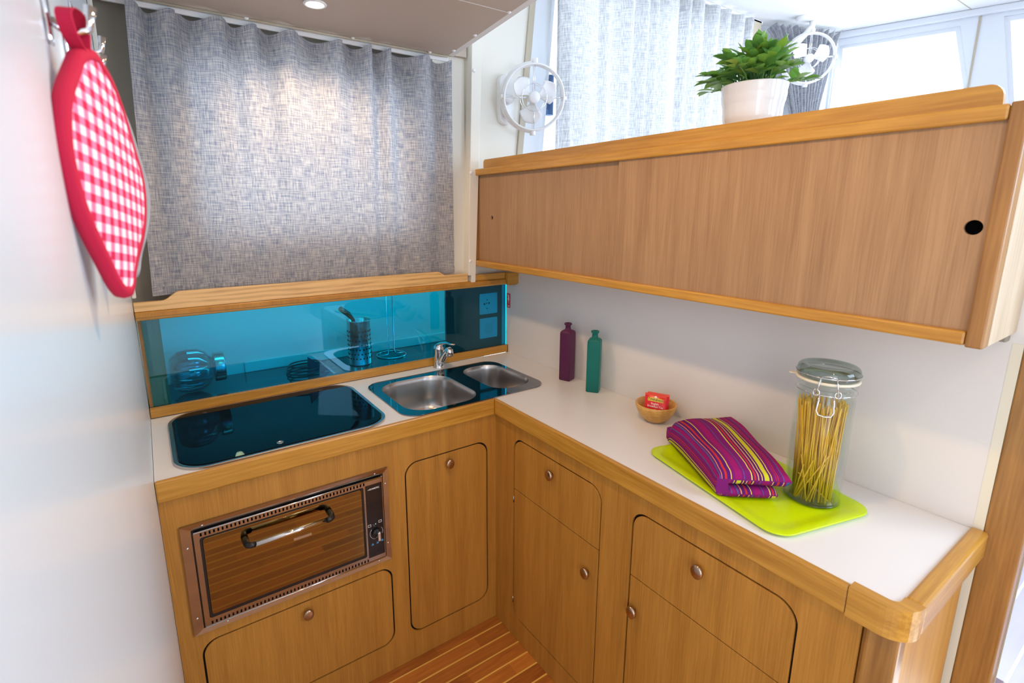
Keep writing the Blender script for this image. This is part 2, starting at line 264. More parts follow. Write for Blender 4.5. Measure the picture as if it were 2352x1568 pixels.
# ------------------------------------------------------------------ mesh helpers (all coordinates are world metres)
class MB:
    def __init__(s): s.bm = bmesh.new(); s.uv = None; s.smooth = set()
    def box(s, x0, y0, z0, x1, y1, z1, bev=0.0, seg=2):
        vs = [s.bm.verts.new(p) for p in [(x0,y0,z0),(x1,y0,z0),(x1,y1,z0),(x0,y1,z0),(x0,y0,z1),(x1,y0,z1),(x1,y1,z1),(x0,y1,z1)]]
        fs = [s.bm.faces.new([vs[i] for i in q]) for q in [(0,3,2,1),(4,5,6,7),(0,1,5,4),(1,2,6,5),(2,3,7,6),(3,0,4,7)]]
        if bev:
            es = list({e for f in fs for e in f.edges})
            bmesh.ops.bevel(s.bm, geom=es, offset=bev, segments=seg, affect='EDGES', profile=0.5)
        return s
    def prism(s, outer, holes, fn, d0, d1):
        """outer/holes: 2D loops; fn(u,v,d) -> 3D"""
        loops = [outer] + list(holes)
        rings = []
        for d in (d0, d1):
            rings.append([[s.bm.verts.new(fn(u, v, d)) for u, v in lp] for lp in loops])
        tris = tessellate_polygon([[Vector((u, v, 0)) for u, v in lp] for lp in loops])
        for r in rings:
            flat = [v for lp in r for v in lp]
            for t in tris:
                try: s.bm.faces.new([flat[i] for i in t])
                except ValueError: pass
        for a, b in zip(*rings):
            n = len(a)
            for i in range(n): s.bm.faces.new((a[i], a[(i+1) % n], b[(i+1) % n], b[i]))
        return s
    def lathe(s, prof, o=(0,0,0), n=32, mat=None, cap=True):
        o = Vector(o); rs = []
        for r, z in prof:
            ring = []
            for i in range(n):
                a = 2*PI*i/n; p = Vector((r*math.cos(a), r*math.sin(a), z))
                if mat: p = mat @ p
                ring.append(s.bm.verts.new(p + o))
            rs.append(ring)
        for a, b in zip(rs, rs[1:]):
            for i in range(n): f = s.bm.faces.new((a[i], a[(i+1) % n], b[(i+1) % n], b[i])); f.smooth = True
        if cap:
            for r in (rs[0], rs[-1]):
                try: s.bm.faces.new(r)
                except ValueError: pass
        return s
    def tube(s, pts, r, n=8, closed=False):
        pts = [Vector(p) for p in pts]; m = len(pts); rs = []
        rr = r if isinstance(r, (list, tuple)) else [r]*m
        prev = None
        for i, p in enumerate(pts):
            if closed: t = pts[(i+1) % m] - pts[i-1]
            else: t = pts[min(i+1, m-1)] - pts[max(i-1, 0)]
            t.normalize()
            if prev is None:
                u = t.orthogonal().normalized()
            else:
                u = (prev - t*prev.dot(t)).normalized()
            prev = u; w = t.cross(u)
            rs.append([s.bm.verts.new(p + (u*math.cos(2*PI*k/n) + w*math.sin(2*PI*k/n))*rr[i]) for k in range(n)])
        for i in range(m if closed else m-1):
            a, b = rs[i], rs[(i+1) % m]
            for k in range(n): f = s.bm.faces.new((a[k], a[(k+1) % n], b[(k+1) % n], b[k])); f.smooth = True
        if not closed: s.bm.faces.new(rs[0]); s.bm.faces.new(rs[-1])
        return s
    def grid(s, fn, nu, nv, uvfn=None, flip=False):
        uvl = s.bm.loops.layers.uv.verify()
        g = [[s.bm.verts.new(fn(i/nu, j/nv)) for j in range(nv+1)] for i in range(nu+1)]
        for i in range(nu):
            for j in range(nv):
                q = [(i, j), (i+1, j), (i+1, j+1), (i, j+1)]
                f = s.bm.faces.new([g[a][b] for a, b in q]); f.smooth = True
                for lp, (a, b) in zip(f.loops, q):
                    lp[uvl].uv = uvfn(a/nu, b/nv) if uvfn else (a/nu, b/nv)
        return s
    def build(s, name, mat, parent=None, bev=0.0, seg=2, weld=False, xf=None):
        bmesh.ops.recalc_face_normals(s.bm, faces=s.bm.faces) if not s.uv else None
        if weld: bmesh.ops.remove_doubles(s.bm, verts=s.bm.verts, dist=1e-5)
        if xf: s.bm.transform(xf)
        off = wloc(parent) if parent else Vector((0, 0, 0))
        me = bpy.data.meshes.new(name); 
        s.bm.transform(Matrix.Translation(-off)); s.bm.to_mesh(me); s.bm.free()
        me.materials.append(M[mat] if isinstance(mat, str) else mat)
        o = bpy.data.objects.new(name, me); COL.objects.link(o)
        if parent: o.parent = parent
        if bev:
            md = o.modifiers.new('bevel', 'BEVEL'); md.width = bev; md.segments = seg; md.limit_method = 'ANGLE'; md.angle_limit = math.radians(40)
        return o
def wloc(o):
    v = Vector((0, 0, 0))
    while o: v += o.location; o = o.parent
    return v
def thing(name, label, cat, loc, group=None):
    o = bpy.data.objects.new(name, None); o.empty_display_size = 0.03; COL.objects.link(o); o.location = loc
    o['label'] = label; o['category'] = cat
    if group: o['group'] = group
    return o
def tag(o, label, cat, group=None, kind=None):
    o['label'] = label; o['category'] = cat
    if group: o['group'] = group
    if kind: o['kind'] = kind
    return o
def struct(o): o['kind'] = 'structure'; return o
def lab(o, l): o['label'] = l; return o
XZ = lambda u, v, d: (u, d, v)
YZ = lambda u, v, d: (d, u, v)
XY = lambda u, v, d: (u, v, d)
def rrect(x0, y0, x1, y1, r, n=8):
    """r: radius or (bl, br, tr, tl)"""
    if not isinstance(r, (tuple, list)): r = (r,)*4
    out = []
    for (cx, cy, a0), q in zip([(x0, y0, PI), (x1, y0, 1.5*PI), (x1, y1, 0), (x0, y1, 0.5*PI)], r):
        if q <= 0: out.append((cx, cy)); continue
        ccx = cx + q if cx == x0 else cx - q; ccy = cy + q if cy == y0 else cy - q
        for i in range(n+1):
            a = a0 + 0.5*PI*i/n; out.append((ccx + q*math.cos(a), ccy + q*math.sin(a)))
    return out
def circ(cx, cy, r, n=24): return [(cx + r*math.cos(2*PI*i/n), cy + r*math.sin(2*PI*i/n)) for i in range(n)]
def text(name, s, size, mat, parent, loc, mtx, ext=0.0002, align='CENTER', bold=0.0):
    c = bpy.data.curves.new(name, 'FONT'); c.body = s; c.size = size; c.extrude = ext; c.align_x = align; c.align_y = 'CENTER'; c.offset = bold; c.resolution_u = 3
    o = bpy.data.objects.new(name, c); COL.objects.link(o)
    me = bpy.data.meshes.new_from_object(o.evaluated_get(bpy.context.evaluated_depsgraph_get())); bpy.data.objects.remove(o)
    me.transform(Matrix.Translation(Vector(loc) - (wloc(parent) if parent else Vector((0,0,0)))) @ mtx)
    me.materials.clear(); me.materials.append(M[mat]); q = bpy.data.objects.new(name, me); COL.objects.link(q); q.parent = parent; return q
RX = Matrix.Rotation(PI/2, 4, 'X')     # text facing -y

D = 0.396; YG = 0.484; YW = 0.43; WL = -1.0178

# ------------------------------------------------------------------ room shell
struct(MB().box(-1.4, -3.2, -0.05, 0.45, 0.75, 0).build('floor', 'floor'))
struct(MB().box(0.45, -3.2, 0.45, 3.6, 0.45, 0.56).build('floor', 'floor_glare'))
struct(MB().prism([(WL, 1.27), (WL, 2.129), (WL-0.06, 2.129), (WL-0.06, 0), (WL, 0)], [], lambda u, v, d: (u, d, v), -1.9, 0.462).build('wall_left', 'gloss_wall'))
struct(MB().box(WL-0.06, 0.462, 0, WL, 0.75, 2.2).build('wall_left', 'cream'))
# cream edge strip on the left wall beside the window recess
struct(MB().box(WL+0.001, 0.405, 1.30, WL+0.012, 0.43, 2.129).build('trim_1', 'cream', bev=0.003))
# wall behind window recess, with opening
struct(MB().prism([(WL, 1.24), (0.155, 1.24), (0.155, 2.14), (WL, 2.14)], [rrect(-0.84, 1.44, -0.04, 2.03, 0.05)], XZ, 0.50, 0.53).build('wall_back', 'olive'))
struct(MB().box(0.02, 0.452, 1.24, 0.16, 0.499, 2.14).build('wall_back', 'cream'))
wf = MB().prism(rrect(-0.86, 1.42, -0.02, 2.05, 0.06), [rrect(-0.80, 1.48, -0.08, 1.99, 0.05)], XZ, 0.505, 0.56).build('window_1', 'frame_w'); struct(wf)
MB().box(-0.82, 0.53, 1.46, -0.06, 0.534, 2.01).build('pane', tinted('window_glass', (0.95, 0.97, 1.0), 0.02), wf)
# hull wall above the shelf and on to the saloon, window opening cut out
struct(MB().prism([(0.144, 1.24), (0.396, 1.24), (0.396, 1.62), (0.402, 1.70), (0.478, 2.43), (0.4955, 2.62), (0.18, 2.62), (0.172, 2.19)], [], XZ, 0.44, 0.49).build('wall_back', 'cream'))
struct(MB().prism([(0.402, 1.70), (0.4955, 2.62), (0.525, 2.62), (0.432, 1.70)], [], XZ, 0.432, 0.49).build('trim_2', 'tan', bev=0.002))
struct(MB().prism([(0.432, 1.68), (0.525, 2.62), (0.615, 2.62), (0.522, 1.68)], [], XZ, 0.436, 0.49).build('trim_3', 'frame_w', bev=0.003))
struct(MB().box(0.402, 0.436, 0.5, 2.16, 0.49, 1.70).build('wall_back', 'cream'))
struct(MB().box(0.60, 0.436, 2.55, 2.16, 0.49, 2.66).build('wall_back', 'cream'))
w2 = struct(MB().prism([(0.52, 1.68), (2.10, 1.68), (2.10, 2.57), (0.60, 2.57)], [[(0.56, 1.72), (2.06, 1.72), (2.06, 2.53), (0.63, 2.53)]], XZ, 0.45, 0.485).build('window_2', 'frame_w'))
MB().box(0.53, 0.466, 1.70, 2.08, 0.470, 2.55).build('pane', tinted('window_glass', (0.95, 0.97, 1.0), 0.02), w2)
# raised rivetted strip on the hull wall, its bolts
t4 = struct(MB().prism([(0.142, 1.285), (0.156, 1.285), (0.156, 1.262), (0.157, 1.252), (0.176, 1.252), (0.217, 2.165), (0.214, 2.188), (0.205, 2.197), (0.178, 2.197), (0.170, 2.190)], [], XZ, 0.405, 0.441).build('trim_4', 'cream', bev=0.002))
for x, z in [(0.177, 2.085), (0.158, 1.700), (0.150, 1.345)]:
    MB().lathe([(0.0001, 0.005), (0.004, 0.004), (0.007, 0.002), (0.0075, 0)], (x, 0.4045, z), 16, Matrix.Rotation(PI/2, 4, 'X'), cap=False).build('bolt', 'white', t4)
struct(MB().box(2.05, 0.40, 1.6, 2.15, 0.44, 2.62).build('trim_5', 'tan', bev=0.004))
# galley ceiling with its lip
cl = struct(MB().prism([(WL-0.06, -3.2), (-0.363, -3.2), (0.0786, 0.432), (WL-0.06, 0.432)], [], XY, 2.129, 2.30).build('ceiling', 'ceil', bev=0.004))
struct(MB().box(-1.1, 0.735, 0, 0.43, 0.76, 1.235).build('wall_back', 'white_wall'))
struct(MB().box(-1.4, -3.26, 0, 3.8, -3.2, 2.66).build('wall_rear', 'white_wall'))
struct(MB().box(WL, 0.432, 2.135, 0.16, 0.75, 2.30).build('ceiling', 'ceil'))
MB().tube([(WL+0.003, 0.436, 2.1285), (0.0786, 0.436, 2.1285)], 0.005, 10).build('lip', 'tan', cl)
MB().box(-0.92, -0.052, 2.1282, 0.0135, -0.049, 2.1292).build('seam', 'white_wall', cl)
for x, y in [(-0.6275, 0.428), (-0.2952, 0.428), (-0.0033, 0.425), (0.0606, 0.359), (0.0352, 0.172), (0.0117, -0.0556)]:
    MB().lathe([(0.0001, -0.005), (0.004, -0.004), (0.0065, -0.002), (0.007, 0)], (x, y, 2.1285), 12, cap=False).build('bolt', 'white', cl)
struct(MB().prism([(-0.365, -3.2), (-0.34, -3.2), (0.105, 0.436), (0.0786, 0.436)], [], XY, 2.132, 2.66).build('wall_right', 'ceilw'))
# saloon ceiling
sc_ = struct(MB().box(-0.4, -3.2, 2.62, 3.8, 0.5, 2.70).build('ceiling', 'ceilw'))
MB().box(1.0, 0.118, 2.6185, 2.60, 0.122, 2.6205).build('seam', 'frame_w', sc_)
MB().box(1.0, -0.336, 2.6185, 3.0, -0.332, 2.6205).build('seam', 'tan', sc_)
# windscreen wall: corner panel, then windows
B = Vector((2.75, 0.245)); Cc = Vector((3.02, -0.52)); u_ = (Cc-B).normalized(); n_ = Vector((-u_.y, u_.x)) * -1
if n_.x < 0: n_ = -n_
WW = lambda s, z, d: (B.x + u_.x*s + n_.x*d, B.y + u_.y*s + n_.y*d, z)
struct(MB().prism([(0, 1.0), (3.2, 1.0), (3.2, 2.62), (0, 2.62)], [[(0.03, 1.85), (0.745, 1.85), (0.572, 2.552), (0.00+0.012, 2.545)], [(0.88, 1.85), (1.9, 1.85), (1.9, 2.55), (0.745, 2.565)]], WW, 0.0, 0.04).build('wall_far', 'frame_w'))
w3 = struct(MB().prism([(-0.02, 1.84), (0.75, 1.84), (0.58, 2.56), (0.0, 2.56)], [[(0.05, 1.87), (0.72, 1.87), (0.555, 2.53), (0.03, 2.53)]], WW, 0.012, 0.03).build('window_3', 'frame_w'))
MB().prism([(0.04, 1.86), (0.73, 1.86), (0.565, 2.54), (0.02, 2.54)], [], WW, 0.018, 0.022).build('pane', tinted('window_glass', (0.95, 0.97, 1.0), 0.02), w3)
w4 = struct(MB().prism([(0.87, 1.84), (1.92, 1.84), (1.92, 2.56), (0.74, 2.57)], [[(0.90, 1.87), (1.89, 1.87), (1.89, 2.53), (0.775, 2.54)]], WW, 0.012, 0.03).build('window_4', 'frame_w'))
MB().prism([(0.89, 1.86), (1.90, 1.86), (1.90, 2.54), (0.765, 2.55)], [], WW, 0.018, 0.022).build('pane', tinted('window_glass', (0.95, 0.97, 1.0), 0.02), w4)
struct(MB().prism([(0.645, 1.85), (0.655, 1.85), (0.655, 2.60), (0.645, 2.60)], [], WW, -0.006, 0.0).build('trim_6', 'tan'))
struct(MB().prism([(-0.3, 2.585), (3.2, 2.585), (3.2, 2.62), (-0.3, 2.62)], [], WW, -0.03, 0.0).build('trim_7', 'frame_w', bev=0.006))
A_ = Vector((2.16, 0.43)); ab = (B-A_); L_ = ab.length; ab.normalize(); na = Vector((-ab.y, ab.x))
if na.y < 0: na = -na
AB = lambda s, z, d: (A_.x + ab.x*s + na.x*d, A_.y + ab.y*s + na.y*d, z)
struct(MB().prism([(-0.02, 1.0), (L_+0.02, 1.0), (L_+0.02, 2.62), (-0.02, 2.62)], [], AB, 0.03, 0.07).build('wall_far', 'frame_w'))
# half-height partition behind the counter
struct(MB().box(D, -1.203, 0.0, D+0.034, 0.49, 1.698).build('wall_right', 'white_wall'))
tp = struct(MB().box(D-0.002, -1.262, 0.0, D+0.04, -1.2035, 2.10).build('trim_8', 'oak_z', bev=0.003))
struct(MB().box(D-0.0005, -1.2035, 0.0, D+0.001, -1.187, 1.30).build('trim_9', 'rubber'))
struct(MB().box(D+0.0405, -1.264, 0.50, D+0.046, -1.258, 2.0).build('trim_10', 'tan'))

# ------------------------------------------------------------------ fixed shelf niche behind the stove
nz = 0.934
ni = thing('wall_niche', 'shelf niche behind sliding blue glass above the stove counter', 'niche', (-0.3, 0.6, 0.90))
MB().box(WL+0.002, 0.713, nz, D-0.002, 0.73, 1.30).build('back_panel', 'white_wall', ni)
MB().box(WL+0.002, 0.49, 1.238, D-0.002, 0.713, 1.25).build('top_panel', 'white_wall', ni)
MB().box(WL+0.002, 0.471, 0.90, D-0.002, 0.7125, nz).build('shelf_board', 'niche_dark', ni)
MB().prism([(WL+0.003, nz), (-0.957, nz), (-0.957, 1.238), (WL+0.003, 1.238)], [], XZ, 0.489, 0.51).build('jamb', 'oak_z', ni)
MB().box(-0.70, 0.704, nz, D-0.002, 0.7128, nz+0.042, 0.003).build('back_lip', 'white_wall', ni)
lab(MB().box(0.0765, 0.49, nz+0.001, 0.372, 0.50, 1.2375).build('side_panel', 'panel_dark', ni), 'dark grey panel behind the right end of the glass')
lab(MB().box(0.372, 0.49, nz+0.001, D-0.002, 0.50, 1.2375).build('side_panel', 'white_wall', ni), 'narrow white panel at the right end')
lab(MB().box(-1.004, 0.482, nz+0.0005, D-0.004, 0.486, 1.2375).build('glass_panel', 'blueglass', ni), 'blue tinted glass')

for z0, z1, nm, lb in [(1.0908, 1.1855, 'socket', 'white wall socket behind blue glass, above the light switch'), (0.9787, 1.072, 'switch', 'white light switch behind blue glass, below the wall socket')]:
    s = thing('wall_'+nm, lb, nm, (0.296, 0.490, (z0+z1)/2))
    MB().prism(rrect(0.2485, z0, 0.3445, z1, 0.004), [], XZ, 0.4872, 0.4895).build('plate', 'white', s)
    if nm == 'socket':
        for dx, dz, r in [(-0.022, 0.0, 0.0045), (-0.010, 0.002, 0.003), (0.003, 0.002, 0.004), (-0.008, 0.018, 0.003), (-0.008, -0.022, 0.003)]:
            MB().lathe([(0.0001, 0), (r, 0), (r, 0.0008), (0.0001, 0.0008)], (0.296+dx, 0.4872, (z0+z1)/2+dz), 12, RX.to_3x3()).build('contact_hole', 'black', s)
    else:
        MB().prism(rrect(0.278, z0+0.020, 0.318, z1-0.026, 0.003), [], XZ, 0.4862, 0.4872).build('rocker', 'white_wall', s)

# ------------------------------------------------------------------ worktop
ct = thing('countertop', 'L-shaped white worktop with solid oak edging', 'countertop', (0.1, 0.2, 0.85))
hob_c = rrect(-0.955, 0.02, -0.40, 0.435, 0.07)
b1 = rrect(-0.309, 0.028, -0.026, 0.355, 0.085); b2 = rrect(0.044, 0.050, 0.226, 0.350, 0.075)
top = [(WL+0.001, 0.0), (0.0, 0.0), (0.0, -1.185), (D-0.001, -1.185), (D-0.001, 0.470), (WL+0.001, 0.470)]
MB().prism(top, [hob_c, b1, b2], XY, 0.862, 0.8995).build('worktop', 'laminate', ct)
E0, E1 = 0.846, 0.9035
MB().prism([(WL+0.001, -0.013), (-0.013, -0.013), (0.0005, 0.0005), (WL+0.001, 0.0005)], [], XY, E0, E1).build('edge_trim', 'oak_x', ct, bev=0.004)
# edge along the right run up to the corner block
MB().prism([(-0.013, -0.013), (0.0005, 0.0005), (0.0005, -1.118), (-0.013, -1.118)], [], XY, E0, E1).build('edge_trim', 'oak_y', ct, bev=0.004)
cr_ = []
for i in range(9):
    a = PI + 0.5*PI*i/8; cr_.append((0.032 + 0.047*math.cos(a), -1.166 + 0.047*math.sin(a)))
ci = [(0.020 + 0.012*math.cos(PI+0.5*PI*i/6), -1.170 + 0.014*math.sin(PI+0.5*PI*i/6)) for i in range(7)]
MB().prism([(-0.015, -1.119)] + cr_ + [(0.036, -1.213), (0.036, -1.184)] + ci[::-1] + [(0.008, -1.119)], [], XY, E0, E1+0.002).build('edge_corner', 'oak_y', ct, bev=0.004)
MB().prism([(0.036, -1.213), (0.395, -1.213), (0.395, -1.184), (0.036, -1.184)], [], XY, E0, E1+0.002).build('edge_trim', 'oak_x', ct, bev=0.006)
ld = tag(MB().box(WL+0.001, 0.4705, 0.90, D-0.003, 0.481, 0.9352, 0.003).build('backsplash_ledge', 'oak_x'), 'oak strip along the back of the worktop under the blue glass', 'trim')

# ------------------------------------------------------------------ base cabinets
def knob(parent, c, ax):
    R = Matrix.Rotation(PI/2, 3, 'X') if ax == 'y' else Matrix.Rotation(-PI/2, 3, 'Y')
    R2 = (R @ Matrix.Diagonal((1.0, 1.15, 1.0))) if ax == 'y' else (R @ Matrix.Diagonal((1.15, 1.0, 1.0)))
    k = MB().lathe([(0.006, 0.0), (0.006, 0.006), (0.0135, 0.008), (0.015, 0.012), (0.0145, 0.017), (0.011, 0.0185), (0.0001, 0.019)], c, 28, R2).build('knob', 'knob', parent)
    return k
def cutpanel(parent, name, outer, holes, fn, d0, d1, mat='veneer', bev=0.0):
    return MB().prism(outer, holes, fn, d0, d1).build(name, mat, parent, bev=bev)
G = 0.0050
c1 = thing('base_cabinet', 'oak base cabinet under the stove holding the oven', 'cabinet', (-0.5, 0.0, 0.0))
ld_o = rrect(-0.969, 0.110, -0.415, 0.4055, 0.042); td_o = rrect(-0.3575, 0.1045, -0.0345, 0.751, 0.045)
cutpanel(c1, 'face_panel', [(WL+0.001, 0.001), (0.019, 0.001), (0.019, 0.858), (WL+0.001, 0.858)], [[(-0.948, 0.465), (-0.448, 0.465), (-0.448, 0.735), (-0.948, 0.735)], ld_o, td_o], XZ, 0.0, 0.006)
MB().box(WL+0.002, 0.008, 0.002, 0.03, 0.02, 0.855).build('carcass', 'dark', c1)
d = cutpanel(c1, 'flap_door', rrect(-0.969+G, 0.110+G, -0.415-G, 0.4055-G, 0.040), [], XZ, 0.0, 0.006, bev=0.001); knob(d, (-0.690, 0.0, 0.3648), 'y')
d = cutpanel(c1, 'door', rrect(-0.3575+G, 0.1045+G, -0.0345-G, 0.751-G, 0.043), [], XZ, 0.0, 0.006, bev=0.001); knob(d, (-0.1953, 0.0, 0.7104), 'y')

c2 = thing('base_cabinet', 'oak base cabinet with two drawers and two doors under the long counter', 'cabinet', (0.01, -0.6, 0.0))
ua = (-0.5225, 0.0895, -0.1105, 0.7975); ub = (-1.0435, 0.0895, -0.630, 0.7975)
cutpanel(c2, 'face_panel', [(-1.143, 0.001), (-0.0005, 0.001), (-0.0005, 0.858), (-1.143, 0.858)], [rrect(*ua, 0.045), rrect(*ub, 0.045)], YZ, 0.0, 0.006)
MB().box(0.008, -1.14, 0.002, 0.02, -0.002, 0.855).build('carcass', 'dark', c2)
for (y0, z0, y1, z1), kd, kdoor in [(ua, (-0.3111, 0.7468), (-0.479, 0.5096)), (ub, (-0.8307, 0.7448), (-0.6545, 0.5069))]:
    zs = 0.604
    d = cutpanel(c2, 'drawer', rrect(y0+G, zs+0.0015, y1-G, z1-G, (0, 0, 0.043, 0.043)), [], YZ, 0.0, 0.006, bev=0.001); knob(d, (0.0, *kd), 'x')
    d = cutpanel(c2, 'door', rrect(y0+G, z0+G, y1-G, zs-0.0015, (0.043, 0.043, 0, 0)), [], YZ, 0.0, 0.006, bev=0.001); knob(d, (0.0, *kdoor), 'x')
    if kd[0] > -0.5:
        for zz in (0.56, 0.155): MB().tube([(0.002, y1+0.001, zz-0.012), (0.002, y1+0.001, zz+0.012)], 0.0025, 8).build('hinge', 'steel', d)
lab(MB().prism([(-1.197, 0.001), (-1.1435, 0.001), (-1.1435, 0.858), (-1.197, 0.858)], [], YZ, -0.003, 0.045).build('corner_post', 'oak_z', c2, bev=0.012, seg=4), 'rounded solid oak corner post')
MB().box(0.046, -1.192, 0.001, 0.38, -1.176, 0.845).build('end_panel', 'veneer', c2)

# ------------------------------------------------------------------ oven
ov = thing('oven', 'built-in gas oven with smoked glass door under the stove', 'oven', (-0.70, 0.0, 0.44))
ox0, oz0, ox1, oz1 = -0.9805, 0.4395, -0.4185, 0.7625; px0, pz0, px1, pz1 = -0.956, 0.4565, -0.4385, 0.7435
def ring4(mb, o, i, y0, y1):
    (a, b, c, d_), (e, f, g, h) = o, i
    O = [(a, b), (c, b), (c, d_), (a, d_)]; I = [(e, f), (g, f), (g, h), (e, h)]
    ov_ = [mb.bm.verts.new((x, y0, z)) for x, z in O]; iv = [mb.bm.verts.new((x, y1, z)) for x, z in I]
    ob = [mb.bm.verts.new((x, -0.0005, z)) for x, z in O]; ib = [mb.bm.verts.new((x, -0.0005, z)) for x, z in I]
    for k in range(4):
        j = (k+1) % 4
        mb.bm.faces.new((ov_[k], ov_[j], iv[j], iv[k])); mb.bm.faces.new((ov_[k], ov_[j], ob[j], ob[k])); mb.bm.faces.new((iv[k], iv[j], ib[j], ib[k])); mb.bm.faces.new((ob[k], ob[j], ib[j], ib[k]))
mb = MB(); ring4(mb, (ox0, oz0, ox1, oz1), (px0-0.001, pz0-0.003, px1+0.004, pz1+0.003), -0.009, -0.0065); mb.build('outer_frame', 'brass_steel', ov)
MB().box(px0-0.001, -0.003, pz0-0.003, px1+0.004, 0.014, pz1+0.003).build('housing', 'black', ov)
slots = []
for k in range(44):
    x = -0.936 + k*(0.437/43); slots += [[(x-0.0022, 0.7275), (x+0.0022, 0.7275), (x+0.0022, 0.7365), (x-0.0022, 0.7365)], [(x-0.0022, 0.4630), (x+0.0022, 0.4630), (x+0.0022, 0.4720), (x-0.0022, 0.4720)]]
gx0, gz0, gx1, gz1 = -0.9405, 0.4815, -0.5008, 0.7235
MB().prism(rrect(px0+0.003, pz0+0.001, px1-0.001, pz1-0.001, 0.002, 2), [rrect(gx0, gz0, gx1, gz1, 0.006, 3), [(-0.4955, 0.4745), (-0.442, 0.4745), (-0.442, 0.7245), (-0.4955, 0.7245)]] + slots, XZ, -0.014, -0.008).build('face_plate', 'brass_steel', ov)
MB().prism(rrect(gx0+0.0005, gz0+0.0005, gx1-0.0005, gz1-0.0005, 0.006, 3), [rrect(gx0+0.006, gz0+0.008, gx1-0.006, gz1-0.004, 0.006, 3)], XZ, -0.013, -0.008).build('door_gasket', 'black', ov)
dg = MB().prism(rrect(gx0+0.007, gz0+0.009, gx1-0.007, gz1-0.005, 0.006, 3), [], XZ, -0.0145, -0.009).build('door_glass', 'ovenglass', ov, bev=0.001)
MB().tube([(px0+0.004, -0.0145, pz1-0.0025), (px1-0.002, -0.0145, pz1-0.0025)], 0.0022, 8).build('top_rod', 'chrome', ov)
MB().tube([(px0+0.004, -0.0145, pz0+0.0025), (px1-0.002, -0.0145, pz0+0.0025)], 0.0018, 8).build('bottom_rod', 'chrome', ov)
hd = thing('handle', '', '', (-0.72, -0.05, 0.683)); del hd['label']; del hd['category']; hd.parent = ov; hd.location = Vector((-0.72, -0.05, 0.683)) - ov.location
MB().tube([(-0.817, -0.052, 0.679), (-0.626, -0.052, 0.679)], 0.0072, 16).build('bar', 'chrome', hd)
for xe, s_ in [(-0.817, -1), (-0.626, 1)]:
    MB().tube([(xe, -0.052, 0.679), (xe+s_*0.010, -0.051, 0.679), (xe+s_*0.017, -0.045, 0.679), (xe+s_*0.019, -0.034, 0.679), (xe+s_*0.019, -0.0145, 0.679)], [0.0082, 0.0085, 0.0085, 0.0085, 0.0095], 14).build('end_cap', 'black', hd)
cp = MB().box(-0.495, -0.0135, 0.475, -0.4425, -0.009, 0.724).build('control_panel', 'blackg', ov)
text('brand_lettering', 'DOMETIC', 0.0072, 'whitep', ov, (-0.466, -0.0137, 0.709), RX, bold=0.0001)
mb = MB()
mb.prism([(-0.4885, 0.7075), (-0.4835, 0.7105), (-0.4815, 0.7075), (-0.4835, 0.7085)], [], XZ, -0.0139, -0.0135); mb.build('brand_mark', 'whitep', ov)
kb = MB().lathe([(0.014, 0), (0.014, 0.006), (0.012, 0.008), (0.0001, 0.008)], (-0.467, -0.0135, 0.556), 28, RX.to_3x3()).build('knob', 'black', ov)
MB().box(-0.472, -0.042, 0.540, -0.462, -0.0205, 0.571, 0.0028, 3).build('grip', 'chrome', kb)
mb = MB()
for a0, a1 in [(0.75*PI, 1.45*PI), (-0.15*PI, 0.2*PI)]:
    pts = [(-0.467+0.021*math.cos(a0+(a1-a0)*i/10), -0.0138, 0.556+0.021*math.sin(a0+(a1-a0)*i/10)) for i in range(11)]
    mb.tube(pts, 0.0005, 4)
mb.build('dial_marks', 'whitep', ov)
mb = MB()
for x, z in [(-0.488, 0.586), (-0.453, 0.591)]:
    mb.prism([(x-0.005, z-0.004), (x+0.005, z-0.004), (x+0.005, z+0.004), (x-0.005, z+0.004)], [[(x-0.004, z-0.003), (x+0.004, z-0.003), (x+0.004, z+0.003), (x-0.004, z+0.003)]], XZ, -0.0139, -0.0135)
mb.box(-0.4695, -0.0139, 0.585, -0.4665, -0.0135, 0.588); mb.build('dial_icons', 'whitep', ov)
mb = MB()
for x, z in [(-0.481, 0.518), (-0.465, 0.519), (-0.449, 0.522)]: mb.prism([(x-0.004, z-0.003), (x+0.004, z-0.003), (x+0.002, z+0.004), (x-0.002, z+0.003)], [], XZ, -0.0139, -0.0135)
mb.build('flame_icons', 'bluep', ov)
lg = MB().prism(rrect(-0.713, 0.6255, -0.663, 0.6325, 0.001, 2), [], XZ, -0.0162, -0.0145).build('maker_plate', 'steel', ov)
for x, z in [(-0.93, 0.753), (-0.46, 0.753), (-0.9, 0.4475), (-0.46, 0.4475), (-0.9685, 0.70), (-0.9685, 0.49), (-0.4275, 0.71), (-0.4275, 0.50)]:
    MB().lathe([(0.0001, 0.003), (0.002, 0.0026), (0.0032, 0.0012), (0.0034, 0)], (x, -0.006, z), 12, RX.to_3x3(), cap=False).build('screw', 'chrome', ov)

